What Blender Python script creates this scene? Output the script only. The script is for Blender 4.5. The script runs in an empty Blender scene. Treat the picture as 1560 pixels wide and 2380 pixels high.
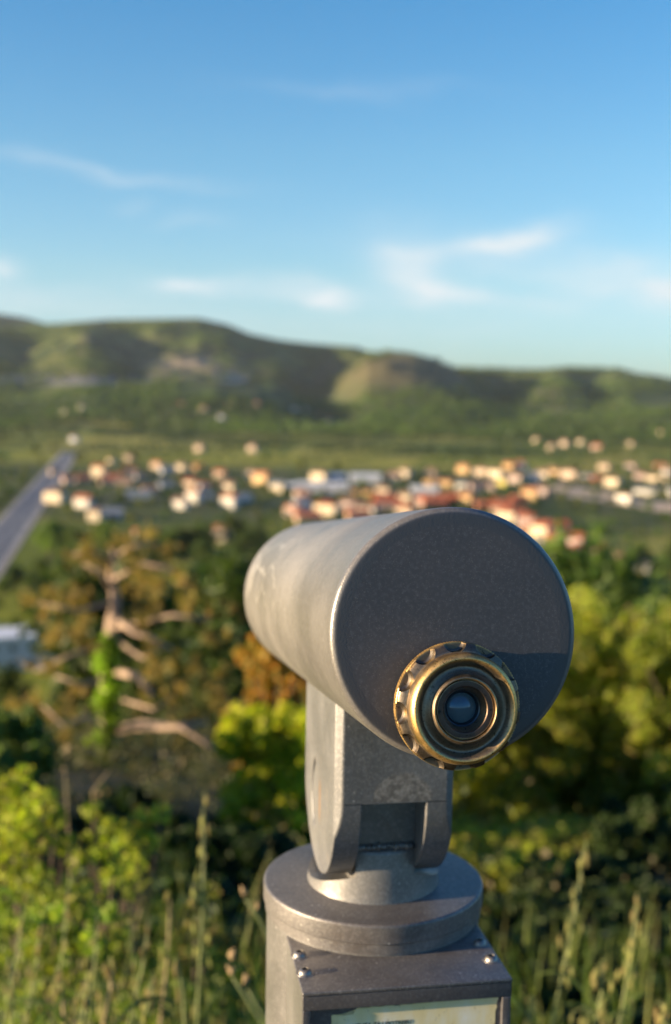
import bpy, bmesh, math, random
import numpy as np
from mathutils import Vector, Matrix
from math import sin, cos, tan, pi, radians, sqrt, atan2, atan, hypot
R_ = random.Random(7)
SC = bpy.context.scene
COL = SC.collection

# ------------------------------------------------------------ camera
ZO = 1.58                       # height of the lens over the lookout's ground
FPX, PITCH, ROLL = 2766.0, 0.1015, 0.0165
rt = Vector((1, 0, 0)); fw = Vector((0, cos(PITCH), -sin(PITCH))); dn = fw.cross(rt)
c_, s_ = cos(ROLL), sin(ROLL)
cx = rt*c_ - dn*s_; cy = -rt*s_ - dn*c_; cz = -fw
cam_d = bpy.data.cameras.new('camera'); cam = bpy.data.objects.new('camera', cam_d); COL.objects.link(cam)
cam.matrix_world = Matrix(((cx.x, cy.x, cz.x, 0), (cx.y, cy.y, cz.y, 0), (cx.z, cy.z, cz.z, ZO), (0, 0, 0, 1)))
cam_d.sensor_fit = 'VERTICAL'; cam_d.sensor_height = 36; cam_d.sensor_width = 24
cam_d.lens = FPX/2380*36
cam_d.clip_start = 0.05; cam_d.clip_end = 60000
cam_d.dof.use_dof = True; cam_d.dof.focus_distance = 0.578; cam_d.dof.aperture_fstop = 7.3
SC.camera = cam
SC.render.resolution_x = 671; SC.render.resolution_y = 1024
SC.view_settings.view_transform = 'Standard'; SC.view_settings.look = 'None'
SC.view_settings.exposure = 1.6; SC.view_settings.gamma = 1

# ------------------------------------------------------------ sun and sky
SUN_EL, SUN_BACK = 8.5, 14.0     # elevation; degrees behind the lens, to its left
sd = Vector((-cos(radians(SUN_BACK))*cos(radians(SUN_EL)), -sin(radians(SUN_BACK))*cos(radians(SUN_EL)), sin(radians(SUN_EL))))
sl = bpy.data.lights.new('sun', 'SUN'); so = bpy.data.objects.new('sun', sl); COL.objects.link(so)
sl.energy = 5.0; sl.angle = radians(0.5); sl.color = (1.0, 0.76, 0.48)
so.rotation_euler = sd.to_track_quat('Z', 'Y').to_euler(); so.location = (0, 0, 50)

def raydir(x, y):
    """direction seen at photo position x, y (photo drawn 1560 x 2380)"""
    u, v = x-780, y-1190
    u2 = u*c_ + v*s_; v2 = -u*s_ + v*c_
    return rt*(u2/FPX) + dn*(v2/FPX) + fw
VALLEY = -78.4
def ground(x, y, z=VALLEY):
    d = raydir(x, y); t = (z-ZO)/d.z
    return Vector((0, 0, ZO)) + d*t
def at(x, y, Y):
    d = raydir(x, y); return Vector((0, 0, ZO)) + d*(Y/d.y)

W = bpy.data.worlds.new('World'); SC.world = W; W.use_nodes = True
class NT:
    """small helper to wire node trees"""
    def __init__(s, tree): s.t = tree; s.n = tree.nodes; s.l = tree.links
    def new(s, typ, **kw):
        n = s.n.new(typ)
        for k, v in kw.items(): setattr(n, k, v)
        return n
    def put(s, sock, v):
        if isinstance(v, bpy.types.NodeSocket): s.l.new(v, sock)
        elif v is not None:
            if hasattr(sock, 'default_value'):
                if isinstance(v, (tuple, list)) and len(v) == 3 and sock.type == 'RGBA': v = (*v, 1)
                sock.default_value = v
    def math(s, op, a, b=None, c=None, clamp=False):
        n = s.new('ShaderNodeMath', operation=op, use_clamp=clamp)
        s.put(n.inputs[0], a); s.put(n.inputs[1], b); s.put(n.inputs[2], c)
        return n.outputs[0]
    def mix(s, f, a, b, mode='MIX'):
        n = s.new('ShaderNodeMix', data_type='RGBA', blend_type=mode)
        s.put(n.inputs[0], f); s.put(n.inputs[6], a); s.put(n.inputs[7], b)
        return n.outputs[2]
    def noise(s, vec, scale, detail=4, rough=.55, dist=0, out=0):
        n = s.new('ShaderNodeTexNoise'); s.put(n.inputs['Vector'], vec)
        s.put(n.inputs['Scale'], scale); s.put(n.inputs['Detail'], detail); s.put(n.inputs['Roughness'], rough); s.put(n.inputs['Distortion'], dist)
        return n.outputs[out]
    def vor(s, vec, scale, out=0, feature='F1'):
        n = s.new('ShaderNodeTexVoronoi', feature=feature); s.put(n.inputs['Vector'], vec); s.put(n.inputs['Scale'], scale)
        return n.outputs[out]
    def ramp(s, f, stops, interp='LINEAR'):
        n = s.new('ShaderNodeValToRGB'); n.color_ramp.interpolation = interp
        e = n.color_ramp.elements
        while len(e) < len(stops): e.new(.5)
        for i, (p, c) in enumerate(stops):
            e[i].position = p; e[i].color = (*c, 1) if len(c) == 3 else c
        s.put(n.inputs[0], f); return n.outputs[0]
    def maprange(s, v, a, b, c=0., d=1., smooth=True):
        n = s.new('ShaderNodeMapRange', interpolation_type='SMOOTHSTEP' if smooth else 'LINEAR')
        s.put(n.inputs[0], v)
        for i, q in enumerate((a, b, c, d)): s.put(n.inputs[1+i], q)
        return n.outputs[0]
    def sep(s, v):
        n = s.new('ShaderNodeSeparateXYZ'); s.put(n.inputs[0], v); return n.outputs
    def comb(s, x, y, z):
        n = s.new('ShaderNodeCombineXYZ'); s.put(n.inputs[0], x); s.put(n.inputs[1], y); s.put(n.inputs[2], z); return n.outputs[0]
    def map(s, v, scale=(1, 1, 1), loc=(0, 0, 0), rot=(0, 0, 0)):
        n = s.new('ShaderNodeMapping'); s.put(n.inputs[0], v); n.inputs['Scale'].default_value = scale; n.inputs['Location'].default_value = loc; n.inputs['Rotation'].default_value = rot
        return n.outputs[0]
    def bump(s, h, strength=.3, dist=.01, normal=None):
        n = s.new('ShaderNodeBump'); s.put(n.inputs['Height'], h); s.put(n.inputs['Strength'], strength); s.put(n.inputs['Distance'], dist); s.put(n.inputs['Normal'], normal)
        return n.outputs[0]

w = NT(W.node_tree); w.n.clear()
sky = w.new('ShaderNodeTexSky', sky_type='NISHITA')
sky.sun_disc = False; sky.sun_elevation = radians(SUN_EL); sky.sun_rotation = radians(270-SUN_BACK)
sky.altitude = 200; sky.air_density = 1.0; sky.dust_density = 0.3; sky.ozone_density = 3.0
tc = w.new('ShaderNodeTexCoord')
X, Y, Z = w.sep(tc.outputs['Generated'])
az = w.math('ARCTAN2', X, Y)
el = w.math('ARCTAN2', Z, w.math('SQRT', w.math('ADD', w.math('MULTIPLY', X, X), w.math('MULTIPLY', Y, Y))))
# blue deepens with height over the horizon, as through a polarising filter
tint = w.ramp(w.math('DIVIDE', el, radians(90)), [(0, (.58, .80, 1.18)), (.03, (.66, .86, 1.12)), (.06, (.80, .94, 1.04)), (.12, (.70, .95, 1.02)), (.20, (.44, .88, 1.05)), (.5, (.36, .62, 1.0)), (1, (.34, .55, .9))])
base = w.mix(1.0, sky.outputs[0], tint, 'MULTIPLY')
# thin cirrus
wv = w.comb(az, el, 0)
wn = w.new('ShaderNodeTexNoise'); w.put(wn.inputs['Vector'], w.map(wv, (6, 14, 1))); w.put(wn.inputs['Scale'], 1.6); w.put(wn.inputs['Detail'], 5)
vm = w.new('ShaderNodeVectorMath', operation='SUBTRACT'); w.put(vm.inputs[0], wn.outputs[1]); vm.inputs[1].default_value = (.5, .5, .5)
vs = w.new('ShaderNodeVectorMath', operation='SCALE'); w.put(vs.inputs[0], vm.outputs[0]); vs.inputs['Scale'].default_value = 0.045
va = w.new('ShaderNodeVectorMath', operation='ADD'); w.put(va.inputs[0], wv); w.put(va.inputs[1], vs.outputs[0])
WX, WY, _ = w.sep(va.outputs[0])
def azel(x, y):
    d = raydir(x, y); return atan2(d.x, d.y), atan2(d.z, hypot(d.x, d.y))
clouds = [  # centre x, y, half length, half thickness, slope (px per px), strength
    (130, 372, 170, 17, .20, .12), (330, 408, 190, 16, .10, .13), (940, 610, 70, 52, .5, .42), (1010, 676, 110, 25, .12, .45),
    (1185, 548, 105, 24, -.14, .62), (1240, 610, 330, 50, .12, .20), (1480, 660, 150, 45, .2, .22), (1545, 690, 50, 26, 0, .45),
    (430, 664, 62, 22, -.1, .42), (600, 672, 230, 24, .08, .25), (765, 690, 62, 20, .05, .48), (10, 615, 45, 26, .2, .42),
    (60, 700, 300, 40, .06, .2), (1250, 700, 140, 22, 0, .18), (440, 505, 70, 16, -.1, .1), (320, 470, 40, 14, 0, .1), (820, 212, 220, 16, .05, .07), (900, 770, 700, 50, 0, .12)]
tot = None
for (x, y, a, b, sl_, st) in clouds:
    a0, e0 = azel(x, y); a1, e1 = azel(x+1, y+sl_); ang = atan2(e1-e0, a1-a0)
    dx = w.math('SUBTRACT', WX, a0); dy = w.math('SUBTRACT', WY, e0)
    k = FPX
    u = w.math('ADD', w.math('MULTIPLY', dx, cos(ang)*k/a), w.math('MULTIPLY', dy, sin(ang)*k/a))
    v = w.math('ADD', w.math('MULTIPLY', dx, -sin(ang)*k/b), w.math('MULTIPLY', dy, cos(ang)*k/b))
    q = w.math('ADD', w.math('MULTIPLY', u, u), w.math('MULTIPLY', v, v))
    g = w.math('MULTIPLY', w.math('EXPONENT', w.math('MULTIPLY', q, -.9)), st)
    tot = g if tot is None else w.math('ADD', tot, g)
fib = w.noise(w.map(va.outputs[0], (5, 22, 1), rot=(0, 0, .1)), 3.0, 6, .6)
tot = w.math('MULTIPLY', tot, w.maprange(fib, .25, .7, .9, 1.9), clamp=True)
cl = w.mix(tot, base, (3.05, 3.4, 3.6))
bg = w.new('ShaderNodeBackground'); w.put(bg.inputs[0], cl); bg.inputs[1].default_value = 0.085
wo = w.new('ShaderNodeOutputWorld'); w.l.new(bg.outputs[0], wo.inputs[0])
bg_strength = bg

# ------------------------------------------------------------ helpers
def tag(o, label=None, cat=None, group=None, kind=None):
    if label: o['label'] = label
    if cat: o['category'] = cat
    if group: o['group'] = group
    if kind: o['kind'] = kind
    return o
def empty(name, loc=(0, 0, 0), rz=0, parent=None):
    o = bpy.data.objects.new(name, None); COL.objects.link(o); o.location = loc; o.rotation_euler = (0, 0, rz); o.parent = parent
    o.empty_display_size = .1
    return o
def link(name, me, mat, parent=None, smooth=False):
    o = bpy.data.objects.new(name, me); COL.objects.link(o); o.parent = parent
    if mat is not None:
        me.materials.clear(); me.materials.append(mat)
    if smooth: me.polygons.foreach_set('use_smooth', [True]*len(me.polygons))
    return o
def obj(name, bm, mat, parent=None, smooth=False):
    bmesh.ops.recalc_face_normals(bm, faces=bm.faces)
    me = bpy.data.meshes.new(name); bm.to_mesh(me); bm.free()
    return link(name, me, mat, parent, smooth)
def pymesh(name, v, f):
    me = bpy.data.meshes.new(name); me.from_pydata([tuple(p) for p in v], [], f); me.update(); return me
def add_box(bm, x0, x1, y0, y1, z0, z1, bev=0, M=None):
    r = bmesh.ops.create_cube(bm, size=1)
    vs = r['verts']
    for v in vs:
        v.co = Vector((x0+(v.co.x+.5)*(x1-x0), y0+(v.co.y+.5)*(y1-y0), z0+(v.co.z+.5)*(z1-z0)))
    if bev:
        es = list({e for v in vs for e in v.link_edges})
        r2 = bmesh.ops.bevel(bm, geom=es, offset=bev, segments=3, affect='EDGES', profile=.6)
        vs = list({v for f in r2['faces'] for v in f.verts} | {v for v in vs if v.is_valid})
    if M is not None:
        bmesh.ops.transform(bm, matrix=M, verts=[v for v in vs if v.is_valid])
def lathe(bm, prof, n=128, M=None, rmod=None):
    """revolve (r, h) pairs round the Z axis"""
    rows = []
    for i, (r, h) in enumerate(prof):
        if r < 1e-7:
            rows.append([bm.verts.new((0, 0, h))])
        else:
            rows.append([bm.verts.new(((r+(rmod(i, k) if rmod else 0))*cos(2*pi*k/n), (r+(rmod(i, k) if rmod else 0))*sin(2*pi*k/n), h)) for k in range(n)])
    for a, b in zip(rows[:-1], rows[1:]):
        for k in range(n):
            k2 = (k+1) % n
            if len(a) == 1 and len(b) == 1: continue
            if len(a) == 1: bm.faces.new((a[0], b[k2], b[k]))
            elif len(b) == 1: bm.faces.new((a[k], a[k2], b[0]))
            else: bm.faces.new((a[k], a[k2], b[k2], b[k]))
    if M is not None: bmesh.ops.transform(bm, matrix=M, verts=[v for r in rows for v in r])
def fillet(prof, rad, n=5):
    """round the corners of an (r, h) profile"""
    out = [prof[0]]
    for i in range(1, len(prof)-1):
        p0, p, p1 = Vector(prof[i-1]), Vector(prof[i]), Vector(prof[i+1])
        r = rad[i] if isinstance(rad, (list, tuple)) else rad
        if r == 0: out.append(tuple(p)); continue
        d0 = (p0-p); d1 = (p1-p); r0 = min(r, d0.length*.49, d1.length*.49)
        a = p+d0.normalized()*r0; b = p+d1.normalized()*r0
        for k in range(n+1):
            t = k/n; out.append(tuple(a*(1-t)**2 + p*2*t*(1-t) + b*t*t))
    out.append(prof[-1]); return out
def tube(bm, pts, rad, n=8):
    pts = [Vector(p) for p in pts]; rows = []
    up = Vector((.13, .21, .97))
    for i, p in enumerate(pts):
        d = (pts[min(i+1, len(pts)-1)]-pts[max(i-1, 0)]).normalized()
        a = d.cross(up)
        if a.length < .1: a = d.cross(Vector((1, 0, 0)))
        a.normalize(); b = d.cross(a)
        r = rad[i] if isinstance(rad, (list, tuple)) else rad
        rows.append([bm.verts.new(p + a*(r*cos(2*pi*k/n)) + b*(r*sin(2*pi*k/n))) for k in range(n)])
    for a, b in zip(rows[:-1], rows[1:]):
        for k in range(n): bm.faces.new((a[k], a[(k+1) % n], b[(k+1) % n], b[k]))
    bm.faces.new(rows[0][::-1]); bm.faces.new(rows[-1])
def boolean(o, cut_bm, op='DIFFERENCE'):
    bmesh.ops.recalc_face_normals(cut_bm, faces=cut_bm.faces)
    me = bpy.data.meshes.new('cut'); cut_bm.to_mesh(me); cut_bm.free()
    c = bpy.data.objects.new('cut', me); COL.objects.link(c)
    c.parent = o.parent; c.matrix_parent_inverse = o.matrix_parent_inverse.copy(); c.matrix_basis = o.matrix_basis.copy()
    bpy.context.view_layer.update()
    m = o.modifiers.new('b', 'BOOLEAN'); m.object = c; m.operation = op; m.solver = 'EXACT'
    bpy.context.view_layer.update()
    dg = bpy.context.evaluated_depsgraph_get()
    nm = bpy.data.meshes.new_from_object(o.evaluated_get(dg))
    mats = list(o.data.materials)
    o.modifiers.clear(); o.data = nm
    if not nm.materials and mats: nm.materials.append(mats[0])
    bpy.data.objects.remove(c); bpy.data.meshes.remove(me)
    return o
def auto_smooth(o, ang=35):
    me = o.data
    bm = bmesh.new(); bm.from_mesh(me)
    for f in bm.faces: f.smooth = True
    for e in bm.edges:
        if len(e.link_faces) == 2: e.smooth = e.calc_face_angle(0) < radians(ang)
    bm.to_mesh(me); bm.free()
    return o

def mat(name):
    m = bpy.data.materials.new(name); m.use_nodes = True
    t = NT(m.node_tree); b = m.node_tree.nodes['Principled BSDF']
    return m, t, b
def simple(name, col, rough=.7, metal=0, var=.15, scale=3.0):
    m, t, b = mat(name); tc = t.new('ShaderNodeTexCoord')
    n = t.noise(tc.outputs['Object'], scale, 5)
    t.put(b.inputs['Base Color'], t.mix(n, tuple(c*(1-var) for c in col), tuple(min(1, c*(1+var)) for c in col)))
    b.inputs['Roughness'].default_value = rough; b.inputs['Metallic'].default_value = metal
    return m

# ------------------------------------------------------------ telescope materials
def paint(name, dark, light, rough=.42, metal=.55, spark=.5, wear=None, glint=.45, grain=2200, bmp=.22):
    m, t, b = mat(name); tc = t.new('ShaderNodeTexCoord'); P = tc.outputs['Object']
    big = t.noise(P, 14, 6, .6); fine = t.noise(P, 420, 3, .6)
    col = t.mix(t.maprange(big, .3, .72), dark, light)
    col = t.mix(t.maprange(fine, .45, .75, 0, .35), col, tuple(min(1, c*1.9) for c in light))
    cell = t.vor(P, grain, 1)
    s = t.sep(cell)[0]
    fl = t.maprange(s, .93, .97, 0, spark)
    col = t.mix(fl, col, (.5, .47, .42))
    cell2 = t.vor(P, 230, 1); fl2 = t.maprange(t.sep(cell2)[0], .90, .91, 0, glint)
    vd = t.vor(P, 230, 0)
    fl2 = t.math('MULTIPLY', fl2, t.maprange(vd, .11, .16, 1, 0))
    col = t.mix(fl2, col, (1, .98, .92))  # bright dots in the base colour stand in for sparkles of sunlight
    if wear: col = wear(t, P, col)
    t.put(b.inputs['Base Color'], col)
    b.inputs['Metallic'].default_value = metal
    t.put(b.inputs['Roughness'], t.maprange(big, .3, .7, rough-.05, rough+.09))
    h = t.math('ADD', t.noise(P, 700, 2, .7), t.math('MULTIPLY', t.noise(P, 60, 4), .6))
    t.put(b.inputs['Normal'], t.bump(h, bmp, .0006))
    return m
G_D, G_L = (.165, .163, .162), (.225, .22, .215)

def barrel_wear_shade(t, P, col):
    # pale scribbled scratches near the objective end, on the upper left side; faint long brushing
    x, y, z = t.sep(P)
    ang = t.math('ARCTAN2', z, x)
    wv = t.comb(t.math('MULTIPLY', ang, .10), t.math('MULTIPLY', y, .62), 0)
    wr = t.noise(wv, 16, 3, .5, .5, 0)
    line = t.math('ABSOLUTE', t.math('SUBTRACT', wr, .5))
    ln = t.maprange(line, .004, .03, 1, 0)
    reg = t.math('MULTIPLY', t.maprange(y, .22, .28), t.maprange(y, .42, .46, 1, 0))
    reg = t.math('MULTIPLY', reg, t.maprange(t.math('ABSOLUTE', t.math('SUBTRACT', ang, 2.75)), .25, .7, 1, 0))
    col = t.mix(t.math('MULTIPLY', t.math('MULTIPLY', ln, reg), .5), col, (.60, .57, .52))
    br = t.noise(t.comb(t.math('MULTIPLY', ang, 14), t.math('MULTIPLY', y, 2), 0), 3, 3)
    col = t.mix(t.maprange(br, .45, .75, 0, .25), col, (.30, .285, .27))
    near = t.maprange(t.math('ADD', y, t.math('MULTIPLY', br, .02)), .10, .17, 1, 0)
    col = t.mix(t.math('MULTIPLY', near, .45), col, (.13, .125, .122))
    col = t.mix(t.maprange(y, .0, .0004, 1, 0), col, (.068, .069, .076))  # edge blends into the end face's colour, darkened for its shade
    # rim rubbed bare on its lower right
    rimy = t.math('MULTIPLY', t.maprange(y, .0015, .003), t.maprange(y, .006, .008, 1, 0))
    sector = t.maprange(t.math('ABSOLUTE', t.math('ADD', ang, .32)), .35, .5, 1, 0)
    n = t.maprange(t.noise(P, 330, 4, .7), .46, .58)
    r = t.math('MULTIPLY', t.math('MULTIPLY', rimy, sector), n)
    return t.mix(t.math('MULTIPLY', r, .8), col, (.62, .60, .58))
def bracket_wear(t, P, col):
    x, y, z = t.sep(P)
    d = t.math('SQRT', t.math('ADD', t.math('POWER', t.math('MULTIPLY', t.math('SUBTRACT', x, .005), 1/.023), 2), t.math('POWER', t.math('MULTIPLY', t.math('ADD', z, -.0015), 1/.020), 2)))
    n = t.noise(P, 160, 4, .7)
    msk = t.maprange(t.math('ADD', d, t.math('MULTIPLY', n, .9)), 1.22, 1.36, 1, 0)
    msk = t.math('MULTIPLY', msk, t.math('MULTIPLY', t.maprange(y, -.064, -.060, 1, 0), t.maprange(z, .0, .0015)))
    crust = t.mix(t.maprange(t.noise(P, 300, 4, .7), .4, .65), (.18, .165, .15), (.42, .39, .36))
    col = t.mix(t.math('MULTIPLY', msk, .9), col, crust)
    n2 = t.noise(P, 60, 5, .7, .8)
    m2 = t.math('MULTIPLY', t.maprange(n2, .56, .62), t.maprange(z, .01, .03, .6, 0))
    col = t.mix(t.math('MULTIPLY', m2, .45), col, (.30, .27, .24))
    # rust run below the slot
    rx = t.maprange(t.math('ABSOLUTE', t.math('SUBTRACT', y, -.006)), .001, .004, 1, 0)
    rz = t.math('MULTIPLY', t.maprange(z, -.035, -.025), t.maprange(z, -.01, -.0, 1, 0))
    rr = t.math('MULTIPLY', t.math('MULTIPLY', rx, rz), t.maprange(x, -.0375, -.0365, 1, 0))
    return t.mix(t.math('MULTIPLY', rr, .7), col, (.38, .20, .08))
def cap_wear(t, P, col):
    n = t.noise(P, 22, 5, .65, .4)
    col = t.mix(t.maprange(n, .5, .7, 0, .5), col, (.10, .08, .07))
    return col
M_PAINT = paint('grey flake paint', G_D, G_L)
M_BARREL = paint('grey barrel paint', (.20, .192, .182), (.265, .25, .235), .40, .5, .25, barrel_wear_shade, .1)
_nt = NT(M_BARREL.node_tree); _g = _nt.new('ShaderNodeTexCoord'); _b = M_BARREL.node_tree.nodes['Principled BSDF']
_nt.put(_b.inputs['Metallic'], _nt.maprange(_nt.sep(_g.outputs['Object'])[1], 0, .0015, .35, .5))
M_FACE = paint('shade-darkened face paint', (.060, .061, .068), (.078, .079, .086), .5, .35, .10, None, 0, 2200, .07)  # barrel's grey made darker: shading of the end face put into the colour
M_BRACK = paint('chipped grey paint', (.165, .17, .178), (.215, .218, .225), .42, .5, .6, bracket_wear)
M_CAP = paint('weathered grey paint', (.135, .13, .13), (.19, .18, .175), .45, .5, .6, cap_wear)
M_BOX = paint('brownish grey paint', (.13, .126, .134), (.165, .158, .165), .38, .5, .2, None, 0)
M_STEEL = simple('worn steel', (.30, .28, .26), .5, 1, .2, 200)
M_HOLE = simple('dark gap', (.006, .006, .007), .8)

def brass(name, stops):
    """aged brass: stops = (radius in mm, colour) outwards from the eyepiece's axis"""
    m, t, b = mat(name); tc = t.new('ShaderNodeTexCoord'); P = tc.outputs['Object']
    x, y, z = t.sep(P)
    r = t.math('SQRT', t.math('ADD', t.math('MULTIPLY', x, x), t.math('MULTIPLY', y, y)))
    n = t.noise(P, 190, 5, .65); n2 = t.noise(P, 900, 3, .7)
    r2 = t.math('ADD', t.math('MULTIPLY', r, 1000/32), t.math('MULTIPLY', t.math('SUBTRACT', n, .5), .045))
    col = t.ramp(r2, [(a/32, c) for a, c in stops])
    col = t.mix(t.maprange(n2, .45, .75, 0, .45), col, (.07, .05, .03))
    col = t.mix(t.maprange(t.noise(P, 420, 4, .7, 1), .6, .68, 0, .8), col, (.02, .016, .012))
    t.put(b.inputs['Base Color'], col); b.inputs['Metallic'].default_value = 1
    t.put(b.inputs['Roughness'], t.maprange(n, .3, .7, .40, .55))
    t.put(b.inputs['Normal'], t.bump(t.noise(P, 1500, 2), .12, .0003))
    return m
OLD, WARM, GOLD, DRK = (.25, .205, .155), (.36, .25, .14), (.74, .49, .19), (.15, .125, .10)
M_BRASS = brass('aged brass', [(0, OLD), (13.6, WARM), (15.2, WARM), (15.9, OLD), (18.5, OLD), (20.2, OLD), (21.6, OLD), (22.6, WARM), (23.4, GOLD), (25.6, GOLD), (26.1, WARM), (26.6, OLD), (27.2, DRK), (29.4, DRK), (30.1, WARM), (30.4, GOLD)])
M_BRASS2 = brass('dark bronze', [(0, (.2, .14, .1)), (8, (.28, .20, .14)), (10.2, (.34, .24, .15)), (10.8, (.10, .075, .065)), (13.2, (.10, .075, .065)), (13.4, (.45, .33, .2)), (14, (.1, .07, .05)), (20, DRK)])

# ------------------------------------------------------------ telescope
PSI, TAU, TB, LEN, RB = 0.1712, 0.1292, 0.1915, 0.46, 0.065
PX, PY = 0.0298, 0.7855
ZAX = -0.1472+ZO
scope = empty('viewing_telescope', (PX, PY, 0), PSI)
tag(scope, 'grey metal sightseeing telescope with brass eyepiece on a round post', 'telescope')
def zz(z): return z+ZO
ZC = zz(-.3307)
# post
bm = bmesh.new(); lathe(bm, fillet([(0, -.1), (.0724, -.1), (.0724, ZC-.0135), (0, ZC-.0135)], 0), 160)
post = obj('post', bm, M_PAINT, scope); auto_smooth(post)
# cap
bm = bmesh.new(); lathe(bm, fillet([(0, ZC-.0130), (.0748, ZC-.0130), (.0748, ZC), (0, ZC)], [0, .0012, .0022, 0]), 200)
cap = obj('post_cap', bm, M_CAP, scope); auto_smooth(cap, 60)
bm = bmesh.new(); lathe(bm, [(.0722, ZC-.0133), (.0735, ZC-.0133), (.0735, ZC-.0195), (.0722, ZC-.0200)], 200)
o = obj('collar', bm, M_CAP, scope); auto_smooth(o)
# swivel boss with hinge tongue
ZH = zz(-.2555)
bm = bmesh.new(); lathe(bm, fillet([(0, ZC-.001), (.0452, ZC-.001), (.0445, ZC+.003), (.0410, ZC+.0350), (0, ZC+.0360)], [0, 0, .002, .004, 0]), 160)
boss = obj('swivel_base', bm, M_PAINT, scope)
bm = bmesh.new()
pr = [(-.037, ZC+.02), (.037, ZC+.02)] + [(.037*cos(a), ZH+.037*sin(a)+.002) for a in np.linspace(0, pi, 17)]
for sx in (-.0192, .0192):
    pass
va_ = [bm.verts.new((-.0192, y, z)) for y, z in pr]; vb_ = [bm.verts.new((.0192, y, z)) for y, z in pr]
bm.faces.new(va_); bm.faces.new(vb_[::-1])
for i in range(len(pr)): bm.faces.new((va_[i], va_[(i+1) % len(pr)], vb_[(i+1) % len(pr)], vb_[i]))
boolean(boss, bm, 'UNION')
bm = bmesh.new()
for sx in (-1, 1):
    Mx = Matrix.Translation((sx*.05, 0, ZH)) @ Matrix.Rotation(pi/2, 4, 'Y')
    lathe(bm, [(0, -.0305), (.0700, -.0305), (.0700, .0305), (0, .0305)], 96, Mx)
boolean(boss, bm); auto_smooth(boss, 30)
bv = boss.modifiers.new('bevel', 'BEVEL'); bv.width = .0012; bv.segments = 2; bv.limit_method = 'ANGLE'; bv.angle_limit = radians(35)
# weld bead round the tongue foot
bm = bmesh.new()
wp = []
for i in range(60):
    tt = i/59; wp.append((-.0205+.041*tt, -.0375+R_.uniform(-.0006, .0006), ZC+.0362+R_.uniform(-.0005, .0005)))
tube(bm, wp, [.0024+R_.uniform(-.0007, .0007) for _ in wp], 8)
o = obj('weld_bead', bm, M_PAINT, scope, True)
# bracket: U-shaped fork, its sides ending in half circles round the hinge pin
BWH, BD = .0382, .0655
root_b = empty('tilt_bracket', (0, 0, ZH), 0, scope)
bm = bmesh.new()
top = .095
pr = [(BD, top), (BD, 0)] + [(BD*cos(a), -BD*sin(a)) for a in np.linspace(0, pi, 49)[1:-1]] + [(-BD, 0), (-BD, top)]
pr = pr[::-1]
A_ = [bm.verts.new((-BWH, y, z)) for y, z in pr]; B_ = [bm.verts.new((BWH, y, z)) for y, z in pr]
bm.faces.new(A_); bm.faces.new(B_[::-1])
for i in range(len(pr)): bm.faces.new((A_[i], A_[(i+1) % len(pr)], B_[(i+1) % len(pr)], B_[i]))
bpy.data.objects.remove(root_b)
br = obj('tilt_bracket', bm, M_BRACK, scope); br.location = (-.0006, 0, ZH)
bm = bmesh.new(); add_box(bm, -.0212, .0200, -.1, .1, -.1, 0)
boolean(br, bm)
bm = bmesh.new(); cw = .0046
for sx in (-1, 1):
    for sy in (-1, 1):
        tri = [(sx*(BWH-cw), sy*(BD+.00001)), (sx*(BWH-cw), sy*(BD+.01)), (sx*(BWH+.01), sy*(BD+.01)), (sx*(BWH+.01), sy*(BD-cw)), (sx*(BWH+.00001), sy*(BD-cw))]
        a = [bm.verts.new((x, y, -.08)) for x, y in tri]; b_ = [bm.verts.new((x, y, .11)) for x, y in tri]
        bm.faces.new(a); bm.faces.new(b_[::-1])
        for i in range(5): bm.faces.new((a[i], a[(i+1) % 5], b_[(i+1) % 5], b_[i]))
boolean(br, bm)
# narrow arc slot in both sides
bm = bmesh.new()
yc, zc_, ra = -.002, -.0190, .0290
nseg = 24; ring = []
for i in range(nseg+1):
    a = radians(-52+104*i/nseg)
    # centre of the arc is towards the front, its belly towards the back
    ring.append([(yc+(ra+k)*cos(a), zc_+(ra+k)*sin(a)) for k in (-.0026, .0026)])
for sx in (-1, 1):
    V = [[(bm.verts.new((sx*(BWH+.002), p[0], p[1])), bm.verts.new((sx*(BWH-.006), p[0], p[1]))) for p in r] for r in ring]
    for i in range(nseg):
        a, b = V[i], V[i+1]
        bm.faces.new((a[0][0], a[1][0], b[1][0], b[0][0])); bm.faces.new((a[0][1], b[0][1], b[1][1], a[1][1]))
        bm.faces.new((a[0][0], b[0][0], b[0][1], a[0][1])); bm.faces.new((a[1][0], a[1][1], b[1][1], b[1][0]))
    bm.faces.new((V[0][0][0], V[0][0][1], V[0][1][1], V[0][1][0])); bm.faces.new((V[-1][0][0], V[-1][1][0], V[-1][1][1], V[-1][0][1]))
boolean(br, bm)
auto_smooth(br, 28)
bv = br.modifiers.new('bevel', 'BEVEL'); bv.width = .0009; bv.segments = 3; bv.limit_method = 'ANGLE'; bv.angle_limit = radians(30)
# near-black sheet laid inside the slot as its shade
for sx in (-1, 1):
    v = []; f = []
    for i in range(nseg+1):
        a = radians(-51.8+103.6*i/nseg)
        for k in (-.0025, .0025): v.append((sx*(BWH-.0045), yc+(ra+k)*cos(a), zc_+(ra+k)*sin(a)))
    for i in range(nseg): f.append((2*i, 2*i+1, 2*i+3, 2*i+2))
    o = link('slot_shade', pymesh('slot_shade', v, f), M_HOLE, br)
# seam line across the fork's front
for xa, xb in ((-BWH+.0052, -.0216), (.0204, BWH-.0052)):
    bm = bmesh.new(); add_box(bm, xa, xb, -BD-.0001, -BD+.002, -.00028, .00028)
    obj('seam', bm, M_HOLE, br)
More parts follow.
